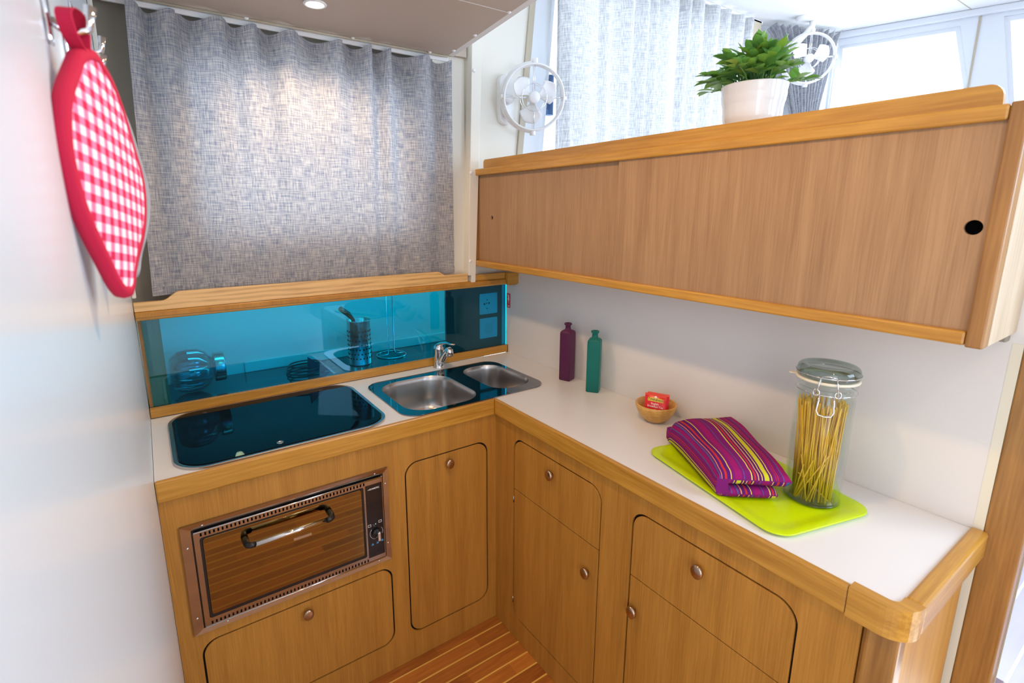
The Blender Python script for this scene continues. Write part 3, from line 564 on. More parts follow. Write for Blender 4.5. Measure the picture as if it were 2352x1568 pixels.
# ------------------------------------------------------------------ hob under its glass lid
hb = thing('stove_lid', 'black glass stove lid with rounded steel rim set in the worktop', 'stove', (-0.68, 0.22, 0.8995))
h0 = rrect(-0.973, 0.004, -0.385, 0.4535, 0.085, 12)
MB().prism(h0, [rrect(-0.963, 0.014, -0.395, 0.4435, 0.076, 12)], XY, 0.8996, 0.907).build('rim', 'steel', hb, bev=0.003, seg=3)
MB().prism(rrect(-0.9615, 0.0155, -0.3965, 0.442, 0.075, 12), [], XY, 0.8996, 0.909).build('lid_glass', 'hobglass', hb, bev=0.0015)
for x, y in [(-0.715, 0.038)]:
    MB().lathe([(0.0095, 0), (0.0095, 0.0016), (0.007, 0.0018), (0.0065, 0.0008), (0.0001, 0.0008)], (x, y, 0.909), 24).build('button', 'steel', hb)
for x in (-0.87, -0.50):
    MB().lathe([(0.007, 0), (0.007, 0.001), (0.0001, 0.0012)], (x, 0.405, 0.909), 20).build('hinge_screw', 'black', hb)

# ------------------------------------------------------------------ sink
sk = thing('sink', 'one-and-a-half bowl stainless steel sink in the worktop corner', 'sink', (-0.05, 0.2, 0.8995))
MB().prism(rrect(-0.340, 0.0035, 0.246, 0.394, 0.062, 12), [b1, b2], XY, 0.8996, 0.9035).build('deck', 'mirror_steel', sk, bev=0.0015)
def bowl(lo, name, depth, cx, cy):
    mb = MB(); rings = []
    for sc_k, z in [(1.0, 0.9035), (0.985, 0.899), (0.965, 0.885), (0.93, 0.9-depth*0.6), (0.90, 0.9-depth+0.02), (0.84, 0.9-depth+0.004), (0.70, 0.9-depth)]:
        rings.append([mb.bm.verts.new((cx+(x-cx)*sc_k, cy+(y-cy)*sc_k, z)) for x, y in lo])
    for a, b in zip(rings, rings[1:]):
        for i in range(len(a)): f = mb.bm.faces.new((a[i], a[(i+1) % len(a)], b[(i+1) % len(a)], b[i])); f.smooth = True
    f = mb.bm.faces.new(rings[-1])
    o = mb.build(name, 'steel', sk)
    MB().lathe([(0.024, 0.0008), (0.022, 0.003), (0.017, 0.0015), (0.0001, 0.001)], (cx, cy, 0.9-depth), 24).build('drain', 'chrome', o)
    return o
bowl(b1, 'bowl', 0.135, -0.1675, 0.1915); lab(bowl(b2, 'bowl', 0.12, 0.135, 0.20), 'smaller right-hand bowl')
for x, y in [(-0.325, 0.335), (-0.317, 0.04), (0.02, 0.02)]:
    pass
mb = MB()
fx, fy = 0.006, 0.431
fc = thing('faucet', 'chrome mixer tap behind the sink', 'faucet', (fx, fy, 0.8995))
MB().lathe([(0.0245, 0), (0.0245, 0.006), (0.0215, 0.009), (0.021, 0.05), (0.0205, 0.075), (0.022, 0.082), (0.0215, 0.092), (0.016, 0.100), (0.006, 0.104), (0.0001, 0.1045)], (fx, fy, 0.8995), 28).build('body', 'chrome', fc)
MB().tube([(fx, fy-0.008, 0.918), (fx, fy-0.03, 0.945), (fx+0.001, fy-0.058, 0.978), (fx+0.001, fy-0.078, 0.996), (fx+0.001, fy-0.092, 1.000)], [0.015, 0.0145, 0.0125, 0.0115, 0.011], 16).build('spout', 'chrome', fc)
MB().lathe([(0.0125, -0.020), (0.015, -0.018), (0.0155, 0.0), (0.0135, 0.010), (0.006, 0.014), (0.0001, 0.0142)], (fx+0.001, fy-0.092, 0.993), 24).build('nozzle', 'chrome', fc)
mb = MB(); P_ = [(0.004, 0.995), (-0.015, 1.006), (-0.045, 1.018), (-0.080, 1.026), (-0.110, 1.028), (-0.128, 1.029)]
W_ = [0.017, 0.018, 0.0155, 0.012, 0.010, 0.006]; H_ = [0.010, 0.010, 0.007, 0.0045, 0.0035, 0.002]
rs = []
for (dy, z), w, h in zip(P_, W_, H_): rs.append([mb.bm.verts.new((fx+w*math.cos(2*PI*k/14), fy+dy, z+h*math.sin(2*PI*k/14))) for k in range(14)])
for a, b in zip(rs, rs[1:]):
    for k in range(14): f = mb.bm.faces.new((a[k], a[(k+1) % 14], b[(k+1) % 14], b[k])); f.smooth = True
mb.bm.faces.new(rs[0]); mb.bm.faces.new(rs[-1]); mb.build('lever', 'chrome', fc)

# ------------------------------------------------------------------ oak shelf with fiddle board below the galley window
sf = thing('window_shelf', 'oak shelf with figured fiddle board below the galley window', 'shelf', (-0.3, 0.42, 1.24))
MB().box(WL+0.001, 0.4095, 1.231, D-0.02, 0.488, 1.258).build('shelf_board', 'oak_x', sf, bev=0.004)
MB().prism(rrect(D-0.06, 1.228, 0.4005, 1.285, (0.012, 0.022, 0.018, 0.0), 6), [], XZ, 0.395, 0.412).build('end_cap', 'oak_x', sf, bev=0.003)
def ease(x0, z0, x1, z1, n=8): return [(x0+(x1-x0)*i/n, z0+(z1-z0)*(0.5-0.5*math.cos(PI*i/n))) for i in range(n+1)]
prof = [(WL+0.002, 1.2585), (WL+0.002, 1.287)] + ease(-0.945, 1.2865, -0.893, 1.3115) + [(0.000, 1.3095)] + ease(0.005, 1.3085, 0.035, 1.2935) + [(0.141, 1.2925), (0.141, 1.2585)]
MB().prism(prof, [], XZ, 0.4105, 0.424).build('fiddle_board', 'oak_fig', sf, bev=0.002)
MB().box(0.178, 0.4105, 1.2585, D-0.061, 0.424, 1.285, 0.002).build('fiddle_board', 'oak_x', sf)
MB().box(WL+0.002, 0.4045, 1.2405, D-0.061, 0.4098, 1.2555, 0.0015).build('bead', 'veneer', sf)

# ------------------------------------------------------------------ curtains
def curtain(name, x0, x1, y, zt, zb, mat, amp0, amp1, nf, inset=(0, 0), scallop=0.012, seed=1, label='', group=None, ysag=0):
    rnd = random.Random(seed); ph = [rnd.uniform(-0.35, 0.35) for _ in range(nf+2)]
    def fn(u, v):      # v 0 top .. 1 bottom
        xl = x0 + inset[0]*v; xr = x1 + inset[1]*v
        k = u*nf; i = int(k); f = k-i
        p = ph[min(i, nf)]*(1-f) + ph[min(i+1, nf+1)]*f
        w = math.sin(2*PI*(k+p)); a = amp1 + (amp0-amp1)*math.exp(-v*2.3)
        w2 = 0.35*math.sin(2*PI*(k*0.37+p*2) + v*1.2) 
        yy = y + a*(w + w2) - 0.004*math.sin(PI*v)
        z = zt + (zb-zt)*v - scallop*(0.5-0.5*math.cos(2*PI*(k+p)))*(1-v)**8 
        xx = xl+(xr-xl)*u + 0.3*a*math.cos(2*PI*(k+p))*(1-v)
        if v > 0.99: z += 0.0
        return (xx, yy, z)
    t = thing(name, label, 'curtain', ((x0+x1)/2, y, zb))
    if group: t['group'] = group
    w = (x1-x0); h = zt-zb
    o = MB().grid(fn, nf*12, 50, lambda u, v: (u*w*1.1, v*h)).build('cloth', mat, t)
    return t, fn
cu1, f1 = curtain('curtain', -0.937, 0.082, 0.4365, 2.120, 1.300, 'curtain', 0.022, 0.003, 9, (-0.028, 0.008), 0.024, 3, 'grey-blue linen curtain closed over the galley window')
def hem(fn, t, mat, w, h):
    pts = lambda v: [Vector(fn(u/100, v)) for u in range(101)]
    mb = MB(); 
    mb.grid(lambda u, v: tuple(Vector(fn(u, 0.968+0.0325*v)) + Vector((0, -0.0016, 0))), 120, 3, lambda u, v: (u*w*1.1, (0.97+0.03*v)*h+3.3)); mb.build('hem', mat, t)
hem(f1, cu1, 'curtain', 1.02, 0.82)
rl = tag(MB().box(-0.99, 0.446, 2.112, 0.088, 0.456, 2.130, 0.002).build('curtain_rail', 'white'), 'white curtain rail over the galley window', 'rail')
cu2, f2 = curtain('curtain', 0.572, 2.045, 0.395, 2.604, 1.66, 'curtain_w', 0.025, 0.019, 13, (0.012, -0.02), 0.0, 8, 'pale pleated curtain covering the side window behind the wall fan')
rl2 = tag(MB().box(0.60, 0.40, 2.606, 2.16, 0.415, 2.6195, 0.002).build('curtain_rail', 'white'), 'white curtain rail at the ceiling above the pale pleated curtain', 'rail')
# gathered tied curtain in the corner
def f3(u, v):
    s0, s1 = 0.03, 0.56; c = 0.385
    wdt = 1 - 0.72*min(1, v/0.9)**0.8
    s = c + (s0 + (s1-s0)*u - c)*wdt + 0.0
    z = 2.605 - v*0.62
    d = -0.06 + 0.028*math.sin(2*PI*u*11 + 1.5*math.sin(u*9))*(1-0.3*v)
    z -= 0.03*(0.5+0.5*math.sin(2*PI*u*11+1))*(1-v)**6
    return AB(s, z, d)
cu3 = thing('curtain', 'bunched grey curtain tied back in the corner by the windscreen', 'curtain', AB(0.38, 1.9, -0.06))
o = MB().grid(f3, 150, 30, lambda u, v: (u*1.1, v*0.6)).build('cloth', 'curtain', cu3)

# ------------------------------------------------------------------ long overhead cabinet
oc = thing('overhead_cabinet', 'long oak overhead cabinet with two sliding doors above the counter', 'cabinet', (0.28, -0.4, 1.32))
ya, yb = 0.4325, -1.1886; x0 = 0.18; zl, zh = 1.322, 1.7155
MB().box(x0, yb+0.0245, 1.6905, x0+0.03, ya-0.0145, zh).build('top_rail', 'oak_y', oc, bev=0.004)
MB().box(x0, yb+0.0245, zl, x0+0.03, ya-0.0145, 1.347).build('bottom_rail', 'oak_y', oc, bev=0.004)
MB().box(x0-0.0005, ya-0.014, zl-0.001, x0+0.03, ya, zh+0.001).build('stile', 'oak_z', oc, bev=0.003)
MB().box(x0-0.0005, yb, zl-0.002, x0+0.03, yb+0.024, zh+0.002).build('stile', 'oak_z', oc, bev=0.003)
MB().box(x0+0.0305, yb+0.004, zl+0.002, D-0.001, ya, zl+0.016).build('bottom_panel', 'veneer', oc)
MB().box(x0+0.0305, yb+0.004, 1.688, D+0.032, ya, 1.702).build('top_panel', 'veneer', oc)
lab(MB().box(x0+0.0305, yb, zl, D-0.0012, yb+0.0035, zh-0.012).build('end_panel', wood('pale_oak_veneer', (0.50, 0.38, 0.24), (0.70, 0.58, 0.42)), oc), 'paler oak end panel')
MB().box(x0+0.0305, ya-0.006, zl+0.017, D-0.002, ya-0.0005, 1.687).build('end_panel', 'veneer', oc)
MB().box(x0+0.06, yb+0.005, zl+0.017, x0+0.064, ya-0.008, 1.687).build('back_panel', 'dark', oc)
# doors: the right one runs in front of the left one
hole_l = circ(0.3115, 1.5215, 0.0062, 20); hole_r = circ(-1.1405, 1.5214, 0.0125, 28)
MB().prism([(ya-0.0145, 1.346), (ya-0.0145, 1.692), (-0.36, 1.692), (-0.36, 1.346)], [circ(0.318, 1.523, 0.0085, 24)], YZ, x0+0.021, x0+0.028).build('sliding_door', 'veneer_cool_lit', oc)
MB().prism([(-0.352, 1.346), (-0.352, 1.692), (yb+0.02, 1.692), (yb+0.02, 1.346)], [circ(-1.1455, 1.5225, 0.0125, 28)], YZ, x0+0.010, x0+0.0175).build('sliding_door', 'veneer_cool_lit', oc)
fd = [(0.374, 1.7025), (0.374, 1.738)] + [(0.374-0.012+0.012*math.cos(a), 1.7385+0.012*math.sin(a)) for a in [PI/2*i/6 for i in range(7)]] + [(-1.125+0.0, 1.7505)] + [(-1.13+0.02*math.cos(a)-0.0, 1.7285+0.022*math.sin(a)) for a in [PI/2+PI/2*i/6 for i in range(7)]] + [(-1.152, 1.7025)]
MB().prism(fd, [], YZ, 0.1985, 0.2105).build('fiddle_rail', 'oak_y', oc, bev=0.003)
MB().box(0.371, yb+0.006, 1.303, D-0.001, yb+0.04, 1.3205, 0.003).build('foot_block', 'olive', oc)

# ------------------------------------------------------------------ fans
def make_fan(label, base_c, base_n, ring_c, ring_n, R, grp='sirocco-style wall and ceiling fans'):
    """base plate centre/normal, ring centre/normal"""
    t = thing('fan', label, 'fan', base_c)
    n = Vector(base_n).normalized(); up = Vector((0, 0, 1)) if abs(n.z) < 0.9 else Vector((0.8, -0.5, 0)).normalized()
    s = up.cross(n).normalized(); up = n.cross(s)
    fr = Matrix((s, up, n)).transposed()
    bc = Vector(base_c)
    f = lambda u, v, d: bc + fr @ Vector((u, v, d))
    MB().prism(rrect(-0.036, -0.098, 0.036, 0.098, 0.034, 8), [], f, 0.0, 0.022).build('wall_plate', 'white', t, bev=0.008, seg=4)
    rc = Vector(ring_c); rn = Vector(ring_n).normalized(); u2 = Vector((0, 0, 1)); sx = u2.cross(rn).normalized(); u2 = rn.cross(sx)
    g = Matrix((sx, u2, rn)).transposed()
    P = lambda a, r, d: rc + g @ Vector((r*math.cos(a), r*math.sin(a), d))
    # arm from plate to the ring's outer gimbal
    start = bc + n*0.02 + fr @ Vector((0.0, -0.005, 0))
    MB().tube([start, start + n*0.03, P(PI, R*1.08, -0.012)], [0.018, 0.016, 0.012], 12).build('arm', 'white', t)
    # gimbal half hoop behind
    MB().tube([P(PI/2 + PI*i/24, R*(1.04), -0.030*math.sin(PI*i/24) - 0.004) for i in range(25)], 0.008, 10).build('gimbal', 'white', t)
    MB().tube([P(2*PI*i/48, R, 0.010) for i in range(48)], 0.0042, 8, True).build('front_ring', 'white', t)
    MB().tube([P(2*PI*i/48, R, -0.010) for i in range(48)], 0.0068, 8, True).build('rear_ring', 'white', t)
    mb = MB()
    for d_, k in [(0.014, 'f'), (-0.022, 'r')]:
        mb.tube([P(2*PI*i/36, R*0.42, d_) for i in range(36)], 0.0014, 6, True)
        for q in range(4): mb.tube([P(q*PI/2+0.02, R*0.20, d_), P(q*PI/2+0.02, R*0.99, d_*0.7)], 0.0015, 6)
    mb.build('guard_wires', 'chrome', t)
    MB().lathe([(0.0001, 0.020), (0.018, 0.019), (0.023, 0.015), (0.0235, 0.0), (0.020, -0.035), (0.012, -0.040), (0.0001, -0.040)], rc, 28, g).build('hub', 'white', t)
    for k in range(3):
        a0 = 2.45 + k*2*PI/3; mb = MB(); nu, nv = 10, 8; rows = []
        for i in range(nu+1):
            r = 0.018 + (R*0.80-0.018)*i/nu; wd = 0.20 + 0.46*math.sin(PI*min(1, (i/nu)*0.62+0.05)); 
            if i > nu-3: wd *= (1.0 - 0.22*(i-nu+3))
            rows.append([P(a0 + wd*(j/nv*2-1), r, 0.014*(j/nv*2-1)) for j in range(nv+1)])
        vs = [[mb.bm.verts.new(p) for p in r] for r in rows]
        for i in range(nu):
            for j in range(nv): ff = mb.bm.faces.new((vs[i][j], vs[i+1][j], vs[i+1][j+1], vs[i][j+1])); ff.smooth = True
        bl = mb.build('blade', 'white', t); md = bl.modifiers.new('s', 'SOLIDIFY'); md.thickness = 0.002
    for a in (PI/2, -PI/2): 
        MB().lathe([(0.0105, -0.009), (0.012, -0.007), (0.012, 0.007), (0.0105, 0.009)], P(a, R*1.10, 0), 16, g @ Matrix.Rotation(PI/2, 3, 'X')).build('pivot', 'white', t)
    for a in (0, PI): MB().lathe([(0.008, -0.009), (0.009, -0.007), (0.009, 0.007), (0.008, 0.009)], P(a, R*1.03, 0), 16, g @ Matrix.Rotation(PI/2, 3, 'Y')).build('pivot', 'white', t)
    return t
make_fan('white round fan mounted on the side wall above the overhead cabinet', (0.345, 0.4395, 2.0), (0, -1, 0), (0.4167, 0.33, 2.0007), (-0.42, -0.90, -0.10), 0.124)
make_fan('white round fan hung from the ceiling behind the potted plant', (2.33, 0.20, 2.6195), (0, 0, -1), (2.285, 0.180, 2.392), (-0.75, -0.62, -0.12), 0.128)

# rolled fender cover seen through the gap beside the wall fan
tag(MB().tube([(0.615, 0.508, 2.00), (0.615, 0.508, 2.16)], 0.022, 12).tube([(0.648, 0.508, 1.98), (0.648, 0.508, 2.15)], 0.02, 12).build('rolled_canvas', 'bluefabric'), 'dark blue rolled canvas outside the window beside the wall fan', 'canvas')

# ------------------------------------------------------------------ potted plant
pc = Vector((0.300, -0.672, 1.7025)); pl = thing('potted_plant', 'bushy green plant in a ribbed white pot on the overhead cabinet', 'plant', pc)
pr = [(0.0001, 0.0), (0.054, 0.0), (0.056, 0.004)]
for k in range(28):
    z = 0.004 + 0.136*k/27; r = 0.056 + 0.018*k/27; pr.append((r + (0.0012 if (k//4) % 2 else 0.0), z))
pr += [(0.0745, 0.142), (0.0725, 0.143), (0.070, 0.140), (0.068, 0.118), (0.0001, 0.118)]
MB().lathe(pr, pc, 48, cap=False).build('pot', 'pot', pl)
MB().lathe([(0.0001, 0.124), (0.03, 0.124), (0.067, 0.120)], pc, 24, cap=False).build('soil', 'soil', pl)
rnd = random.Random(11); leaf = MB(); stem = MB()
def add_leaf(p, d, ln, wd, rnd):
    d = d.normalized(); sd = d.cross(Vector((rnd.uniform(-.3, .3), rnd.uniform(-.3, .3), 1))).normalized(); nn = sd.cross(d).normalized()
    n = 6; L = []; R = []; Cn = []
    for i in range(n+1):
        t = i/n; w = wd*0.5*math.sin(PI*(t**1.2))**0.75 if 0 < t < 1 else 0.0006; c = p + d*ln*t - nn*(ln*0.16*t*t)
        L.append(leaf.bm.verts.new(c + sd*w + nn*w*0.35)); R.append(leaf.bm.verts.new(c - sd*w + nn*w*0.35)); Cn.append(leaf.bm.verts.new(c))
    for i in range(n):
        for a, b in ((L, Cn), (Cn, R)):
            f = leaf.bm.faces.new((a[i], b[i], b[i+1], a[i+1])); f.smooth = True
for k in range(60):
    a = rnd.uniform(0, 2*PI); el = rnd.uniform(0.12, 1.0); hgt = rnd.uniform(0.05, 0.085)
    base = pc + Vector((0.035*math.cos(a)*rnd.random(), 0.035*math.sin(a)*rnd.random(), 0.120))
    dirv = Vector((math.cos(a)*(1-el)*1.2, math.sin(a)*(1-el)*1.35, 0.22 + el*0.72)); tip = base + dirv*hgt*1.35
    if tip.x > D+0.05: tip.x -= 0.03
    mid = (base+tip)/2 + Vector((0, 0, 0.014)); stem.tube([base, mid, tip], [0.0022, 0.0018, 0.0012], 5)
    out = (tip-mid).normalized()
    for q in range(6):
        b = a + q*2.4; o_ = Vector((math.cos(b), math.sin(b), rnd.uniform(0.0, 0.55)))
        p = mid.lerp(tip, 0.25 + 0.75*q/5)
        add_leaf(p, out*0.55 + o_*0.75, rnd.uniform(0.036, 0.050), rnd.uniform(0.019, 0.025), rnd)
    add_leaf(tip, out + Vector((0, 0, 0.15)), 0.040, 0.019, rnd)
leaf.build('foliage', 'leaf', pl); stem.build('stems', 'leaf', pl)
tl = thing('tealight_holder', 'small clear glass cup behind the cabinet rail by the pale curtain', 'cup', (0.30, -0.235, 1.7025))
MB().lathe([(0.022, 0), (0.026, 0.004), (0.0285, 0.052), (0.0265, 0.052), (0.024, 0.006), (0.0001, 0.006)], (0.30, -0.235, 1.7025), 32).build('cup', 'glass_rim', tl)
MB().lathe([(0.0255, 0.0), (0.0275, 0.002), (0.0275, 0.005), (0.0255, 0.006)], (0.30, -0.235, 1.7555), 32).build('rim', 'red_pl', tl)

# ------------------------------------------------------------------ items on the counter
def bottle(c, rot, mat, label):
    t = thing('bottle', label, 'bottle', c, None)
    mb = MB(); rings = []
    def sq(r, cr, z, n=6):
        pts = rrect(-r, -r, r, r, cr, n); ca, sa = math.cos(rot), math.sin(rot)
        return [mb.bm.verts.new((c[0]+x*ca-y*sa, c[1]+x*sa+y*ca, c[2]+z)) for x, y in pts]
    for r, cr, z in [(0.0215, 0.004, 0.0), (0.0235, 0.005, 0.003), (0.0235, 0.005, 0.060), (0.0235, 0.005, 0.186), (0.0225, 0.0055, 0.193), (0.019, 0.009, 0.198), (0.0125, 0.0120, 0.202), (0.0105, 0.0104, 0.207), (0.0105, 0.0104, 0.219), (0.0145, 0.0144, 0.221), (0.0148, 0.0147, 0.225), (0.0135, 0.0134, 0.2275), (0.0085, 0.0084, 0.2275), (0.0080, 0.0079, 0.212)]: rings.append(sq(r, cr, z))
    for a, b in zip(rings, rings[1:]):
        for i in range(len(a)): f = mb.bm.faces.new((a[i], a[(i+1) % len(a)], b[(i+1) % len(a)], b[i])); f.smooth = True
    mb.bm.faces.new(rings[0]); mb.bm.faces.new(rings[-1])
    mb.build('glass_body', mat, t); return t
def tall_bottle(*a): return bottle(*a)
bottle((0.350, 0.014, 0.8997), 0.35, 'purple', 'frosted purple square glass bottle standing against the white wall')
bottle((0.342, -0.138, 0.8997), 0.62, 'teal', 'frosted teal square glass bottle standing against the white wall')

bwc = Vector((0.308, -0.446, 0.8997)); bw = thing('bowl', 'small round bamboo bowl holding tea bags', 'bowl', bwc)
MB().lathe([(0.0001, 0.0), (0.026, 0.0), (0.030, 0.002), (0.044, 0.014), (0.055, 0.030), (0.0615, 0.047), (0.0635, 0.058), (0.0615, 0.0595), (0.0575, 0.058), (0.052, 0.038), (0.040, 0.018), (0.022, 0.009), (0.0001, 0.008)], bwc, 48, cap=False).build('bowl_body', 'bowl', bw)

def teabag(label, o, e1, e2, front):
    """o: centre; e1: width vec; e2: height vec"""
    t = thing('tea_bag', label, 'tea bag', o); o = Vector(o); e1 = Vector(e1); e2 = Vector(e2); n = e1.cross(e2).normalized(); w, h = e1.length, e2.length; e1.normalize(); e2.normalize()
    fr = Matrix((e1, e2, n)).transposed()
    def fn(side):
        def f(u, v):
            x = (u-0.5)*w; y = (v-0.5)*h; b = 0.0045*(math.sin(PI*u)**0.5)*(math.sin(PI*v)**0.6) + 0.0006*math.sin(u*40)*(1 if abs(v-0.5) > 0.4 else 0)
            return tuple(o + fr @ Vector((x, y, side*b)))
        return f
    mb = MB(); mb.grid(fn(1), 16, 12); mb.grid(fn(-1), 16, 12); mb.build('wrapper', 'foil', t)
    P = lambda x, y, d: tuple(o + fr @ Vector((x, y, d)))
    mb = MB(); mb.prism([(-w*.49, h*.36), (w*.49, h*.36), (w*.49, h*.485), (-w*.49, h*.485)], [], P, 0.0012, 0.0030); mb.build('top_band', 'foil_o', t)
    if front:
        arc = [(-w*.36+w*.72*i/10, h*.24 + h*.035*math.sin(PI*i/10)) for i in range(11)]
        MB().prism([(w*.36, h*.06), (-w*.36, h*.06)] + arc, [], P, 0.0040, 0.0056).build('label_band', 'yel', t)
        MB().prism(circ(0, h*.31, w*.06, 14), [], P, 0.0035, 0.0056).build('emblem', 'whitep', t)
        mt = fr.to_4x4()
        text('brand_lettering', 'TWININGS', w*.145, 'greenp', t, P(0, h*.155, 0.0058), mt, bold=0.0002)
        text('name_lettering', 'English', w*.13, 'pinkp', t, P(-w*.02, -h*.07, 0.0052), mt, bold=0.0002)
        text('name_lettering', 'Breakfast Tea', w*.13, 'pinkp', t, P(0, -h*.22, 0.0052), mt, bold=0.0002)
        text('name_lettering', 'tea', w*.08, 'pinkp', t, P(0, -h*.36, 0.0050), mt)
    return t
e1 = Vector((0.50, -0.84, 0.0)).normalized()*0.066; e2 = (Vector((0.40, 0.28, 1.0))).normalized()*0.056
e1 = Vector((e1.x, e1.y, -0.004))
teabag('red tea bag packet with yellow label in front in the bamboo bowl', bwc + Vector((-0.006, -0.002, 0.060)), e1, e2, True)
teabag('plain red tea bag packet behind the labelled one in the bowl', bwc + Vector((0.012, 0.002, 0.0585)), Vector((0.66, -0.75, -0.10)).normalized()*0.066, e2, False)

# tray
tf = Vector((0.013, -0.983)); tu = Vector((0.226, 0.974)).normalized(); tv = Vector((0.967, -0.25)).normalized()
TR = lambda u, v, d: (tf.x + tu.x*u + tv.x*v, tf.y + tu.y*u + tv.y*v, d)
ty = thing('serving_tray', 'lime green plastic tray on the white counter', 'tray', (0.2, -0.8, 0.8997))
mb = MB(); TL, TW = 0.425, 0.284; rr = []
for ins, z in [(0.012, 0.8998), (0.0, 0.9055), (0.0, 0.9075), (0.002, 0.9085), (0.022, 0.9065), (0.032, 0.9025), (0.045, 0.9015)]:
    rr.append([mb.bm.verts.new(TR(u, v, z)) for u, v in rrect(ins, ins, TL-ins, TW-ins, 0.045-ins*0.5, 8)])
for a, b in zip(rr, rr[1:]):
    for i in range(len(a)): f = mb.bm.faces.new((a[i], a[(i+1) % len(a)], b[(i+1) % len(a)], b[i])); f.smooth = True
mb.bm.faces.new(rr[0]); mb.bm.faces.new(rr[-1]); mb.build('tray_body', 'lime', ty)

# towel
tw = thing('tea_towel', 'folded purple striped tea towel on the lime tray', 'towel', (0.2, -0.75, 0.903))
def towel_sec():
    """closed section across the width: (w 0..1, z, uvx)"""
    pts = []
    up0, up1, lo0, lo1 = 0.033, 0.066, 0.002, 0.026
    # top surface from left to right
    for i in range(15): w = 0.06 + 0.94*i/14; pts.append((w, up1 + 0.004*math.sin(PI*i/14) - 0.006*(i/14), 0.08+0.86*i/14))
    for i in range(1, 8): a = PI/2 - PI*i/8; pts.append((1.0 + 0.075*math.cos(a), (up0+up1-0.006)/2 + (up1-up0-0.006)/2*math.sin(a), 0.94+0.05*i/8))
    for i in range(9): w = 1.0 - 0.84*i/8; pts.append((w, up0, 1.0+0.8*i/8))
    pts.append((0.13, (up0+lo1)/2, 1.82))
    for i in range(9): w = 0.16 + 0.70*i/8; pts.append((w, lo1, 1.85+0.7*i/8))
    for i in range(1, 6): a = PI/2 - PI*i/6; pts.append((0.86 + 0.035*math.cos(a), (lo0+lo1)/2 + (lo1-lo0)/2*math.sin(a), 2.57+0.01*i))
    for i in range(9): w = 0.86 - 0.80*i/8; pts.append((w, lo0, 2.65+0.8*i/8))
    for i in range(1, 10): a = -PI/2 - PI*i/10; pts.append((0.06 + 0.10*math.cos(a), (lo0+up1)/2 + (up1-lo0)/2*math.sin(a), 3.5+0.058*i))
    return pts
sec = towel_sec(); ns = len(sec)
FLc, FRc, BRc, BLc = Vector((0.058, -0.815)), Vector((0.171, -0.909)), Vector((0.372, -0.640)), Vector((0.195, -0.585))
mb = MB(); uvl = mb.bm.loops.layers.uv.verify(); NT = 26; vs = []
for j in range(NT+1):
    t = j/NT; Lp = FLc.lerp(BLc, t); Rp = FRc.lerp(BRc, t); row = []
    endf = 1.0 if 0.04 < t < 0.93 else (0.97 if t <= 0.04 else 1 - 0.42*((t-0.93)/0.07)**2)
    lift = 0.018*math.sin(PI*t*0.9) + 0.002*math.sin(t*11)
    for k, (w, z, uvx) in enumerate(sec):
        wob = 0.0025*math.sin(k*0.5+t*7); p = Lp.lerp(Rp, w)
        zz = 0.9 + (0.0035 + (z*1.04 + (lift + wob)*(z/0.066))*endf)
        row.append(mb.bm.verts.new((p.x, p.y, zz)))
    vs.append(row)
def endring(row, off, k):
    o = []
    for (w, z, uvx), v in zip(sec, row):
        if w < 0.12 and 0.026 < z < 0.036: zm = z
        else: zm = 0.048 if z >= 0.0295 else 0.014
        zc = 0.9 + 0.0035 + zm*1.04; zz = v.co.z + (zc - v.co.z)*k
        o.append(mb.bm.verts.new((v.co.x+off[0], v.co.y+off[1], zz)))
    return o
dF = (FLc-BLc).normalized(); dB = -dF
front = [endring(vs[0], dF*a, k) for a, k in ((0.005, 0.18), (0.009, 0.50), (0.0115, 0.93))]
back = [endring(vs[-1], dB*a, k) for a, k in ((0.004, 0.2), (0.008, 0.5), (0.010, 0.9))]
vs = front[::-1] + vs + back; NT += 6
for j in range(NT):
    for k in range(ns):
        k2 = (k+1) % ns; f = mb.bm.faces.new((vs[j][k], vs[j][k2], vs[j+1][k2], vs[j+1][k])); f.smooth = True
        u0 = sec[k][2]; u1 = sec[k2][2] if k2 else 4.08
        for lp, uvv in zip(f.loops, [(u0, j/NT), (u1, j/NT), (u1, (j+1)/NT), (u0, (j+1)/NT)]): lp[uvl].uv = uvv
mb.bm.faces.new(vs[0]); mb.bm.faces.new(vs[-1])
ob = mb.build('cloth', 'towel', tw); 

# spaghetti jar
jc = Vector((0.241, -0.940, 0.9022)); jr = 0.0570
jar = thing('storage_jar', 'tall clip-top glass jar of spaghetti on the lime tray', 'jar', jc)
MB().lathe([(0.0001, 0.0), (jr-0.006, 0.0), (jr, 0.006), (jr, 0.245), (jr-0.004, 0.262), (jr-0.008, 0.270), (jr-0.008, 0.272), (jr+0.001, 0.273), (jr+0.0015, 0.284), (jr-0.002, 0.286), (jr-0.009, 0.286), (jr-0.012, 0.262), (jr-0.0035, 0.244), (jr-0.0035, 0.010), (0.0001, 0.006)], jc, 56, cap=False).build('glass_body', 'glass', jar)
MB().lathe([(0.0001, 0.0), (jr-0.007, 0.0), (jr-0.001, 0.004), (jr-0.003, 0.007), (0.0001, 0.0068)], jc + Vector((0, 0, 0.0003)), 56, cap=False).build('thick_base', 'glass_rim', jar)
ld_ = MB().lathe([(0.0001, 0.293), (jr+0.001, 0.293), (jr+0.0035, 0.297), (jr+0.0035, 0.306), (jr+0.001, 0.315), (jr-0.003, 0.319), (jr-0.012, 0.3195), (jr-0.018, 0.316), (0.0001, 0.316)], jc, 56, cap=False).build('lid', 'glass_rim', jar)
MB().lathe([(jr-0.004, 0.2865), (jr+0.003, 0.2865), (jr+0.0045, 0.2895), (jr+0.003, 0.2925), (jr-0.004, 0.2925), (jr-0.004, 0.2865)], jc, 48, cap=False).build('rubber_seal', 'rubber', jar)
ph0 = math.atan2(-0.475, -1.205) + 0.05   # clasp faces the room
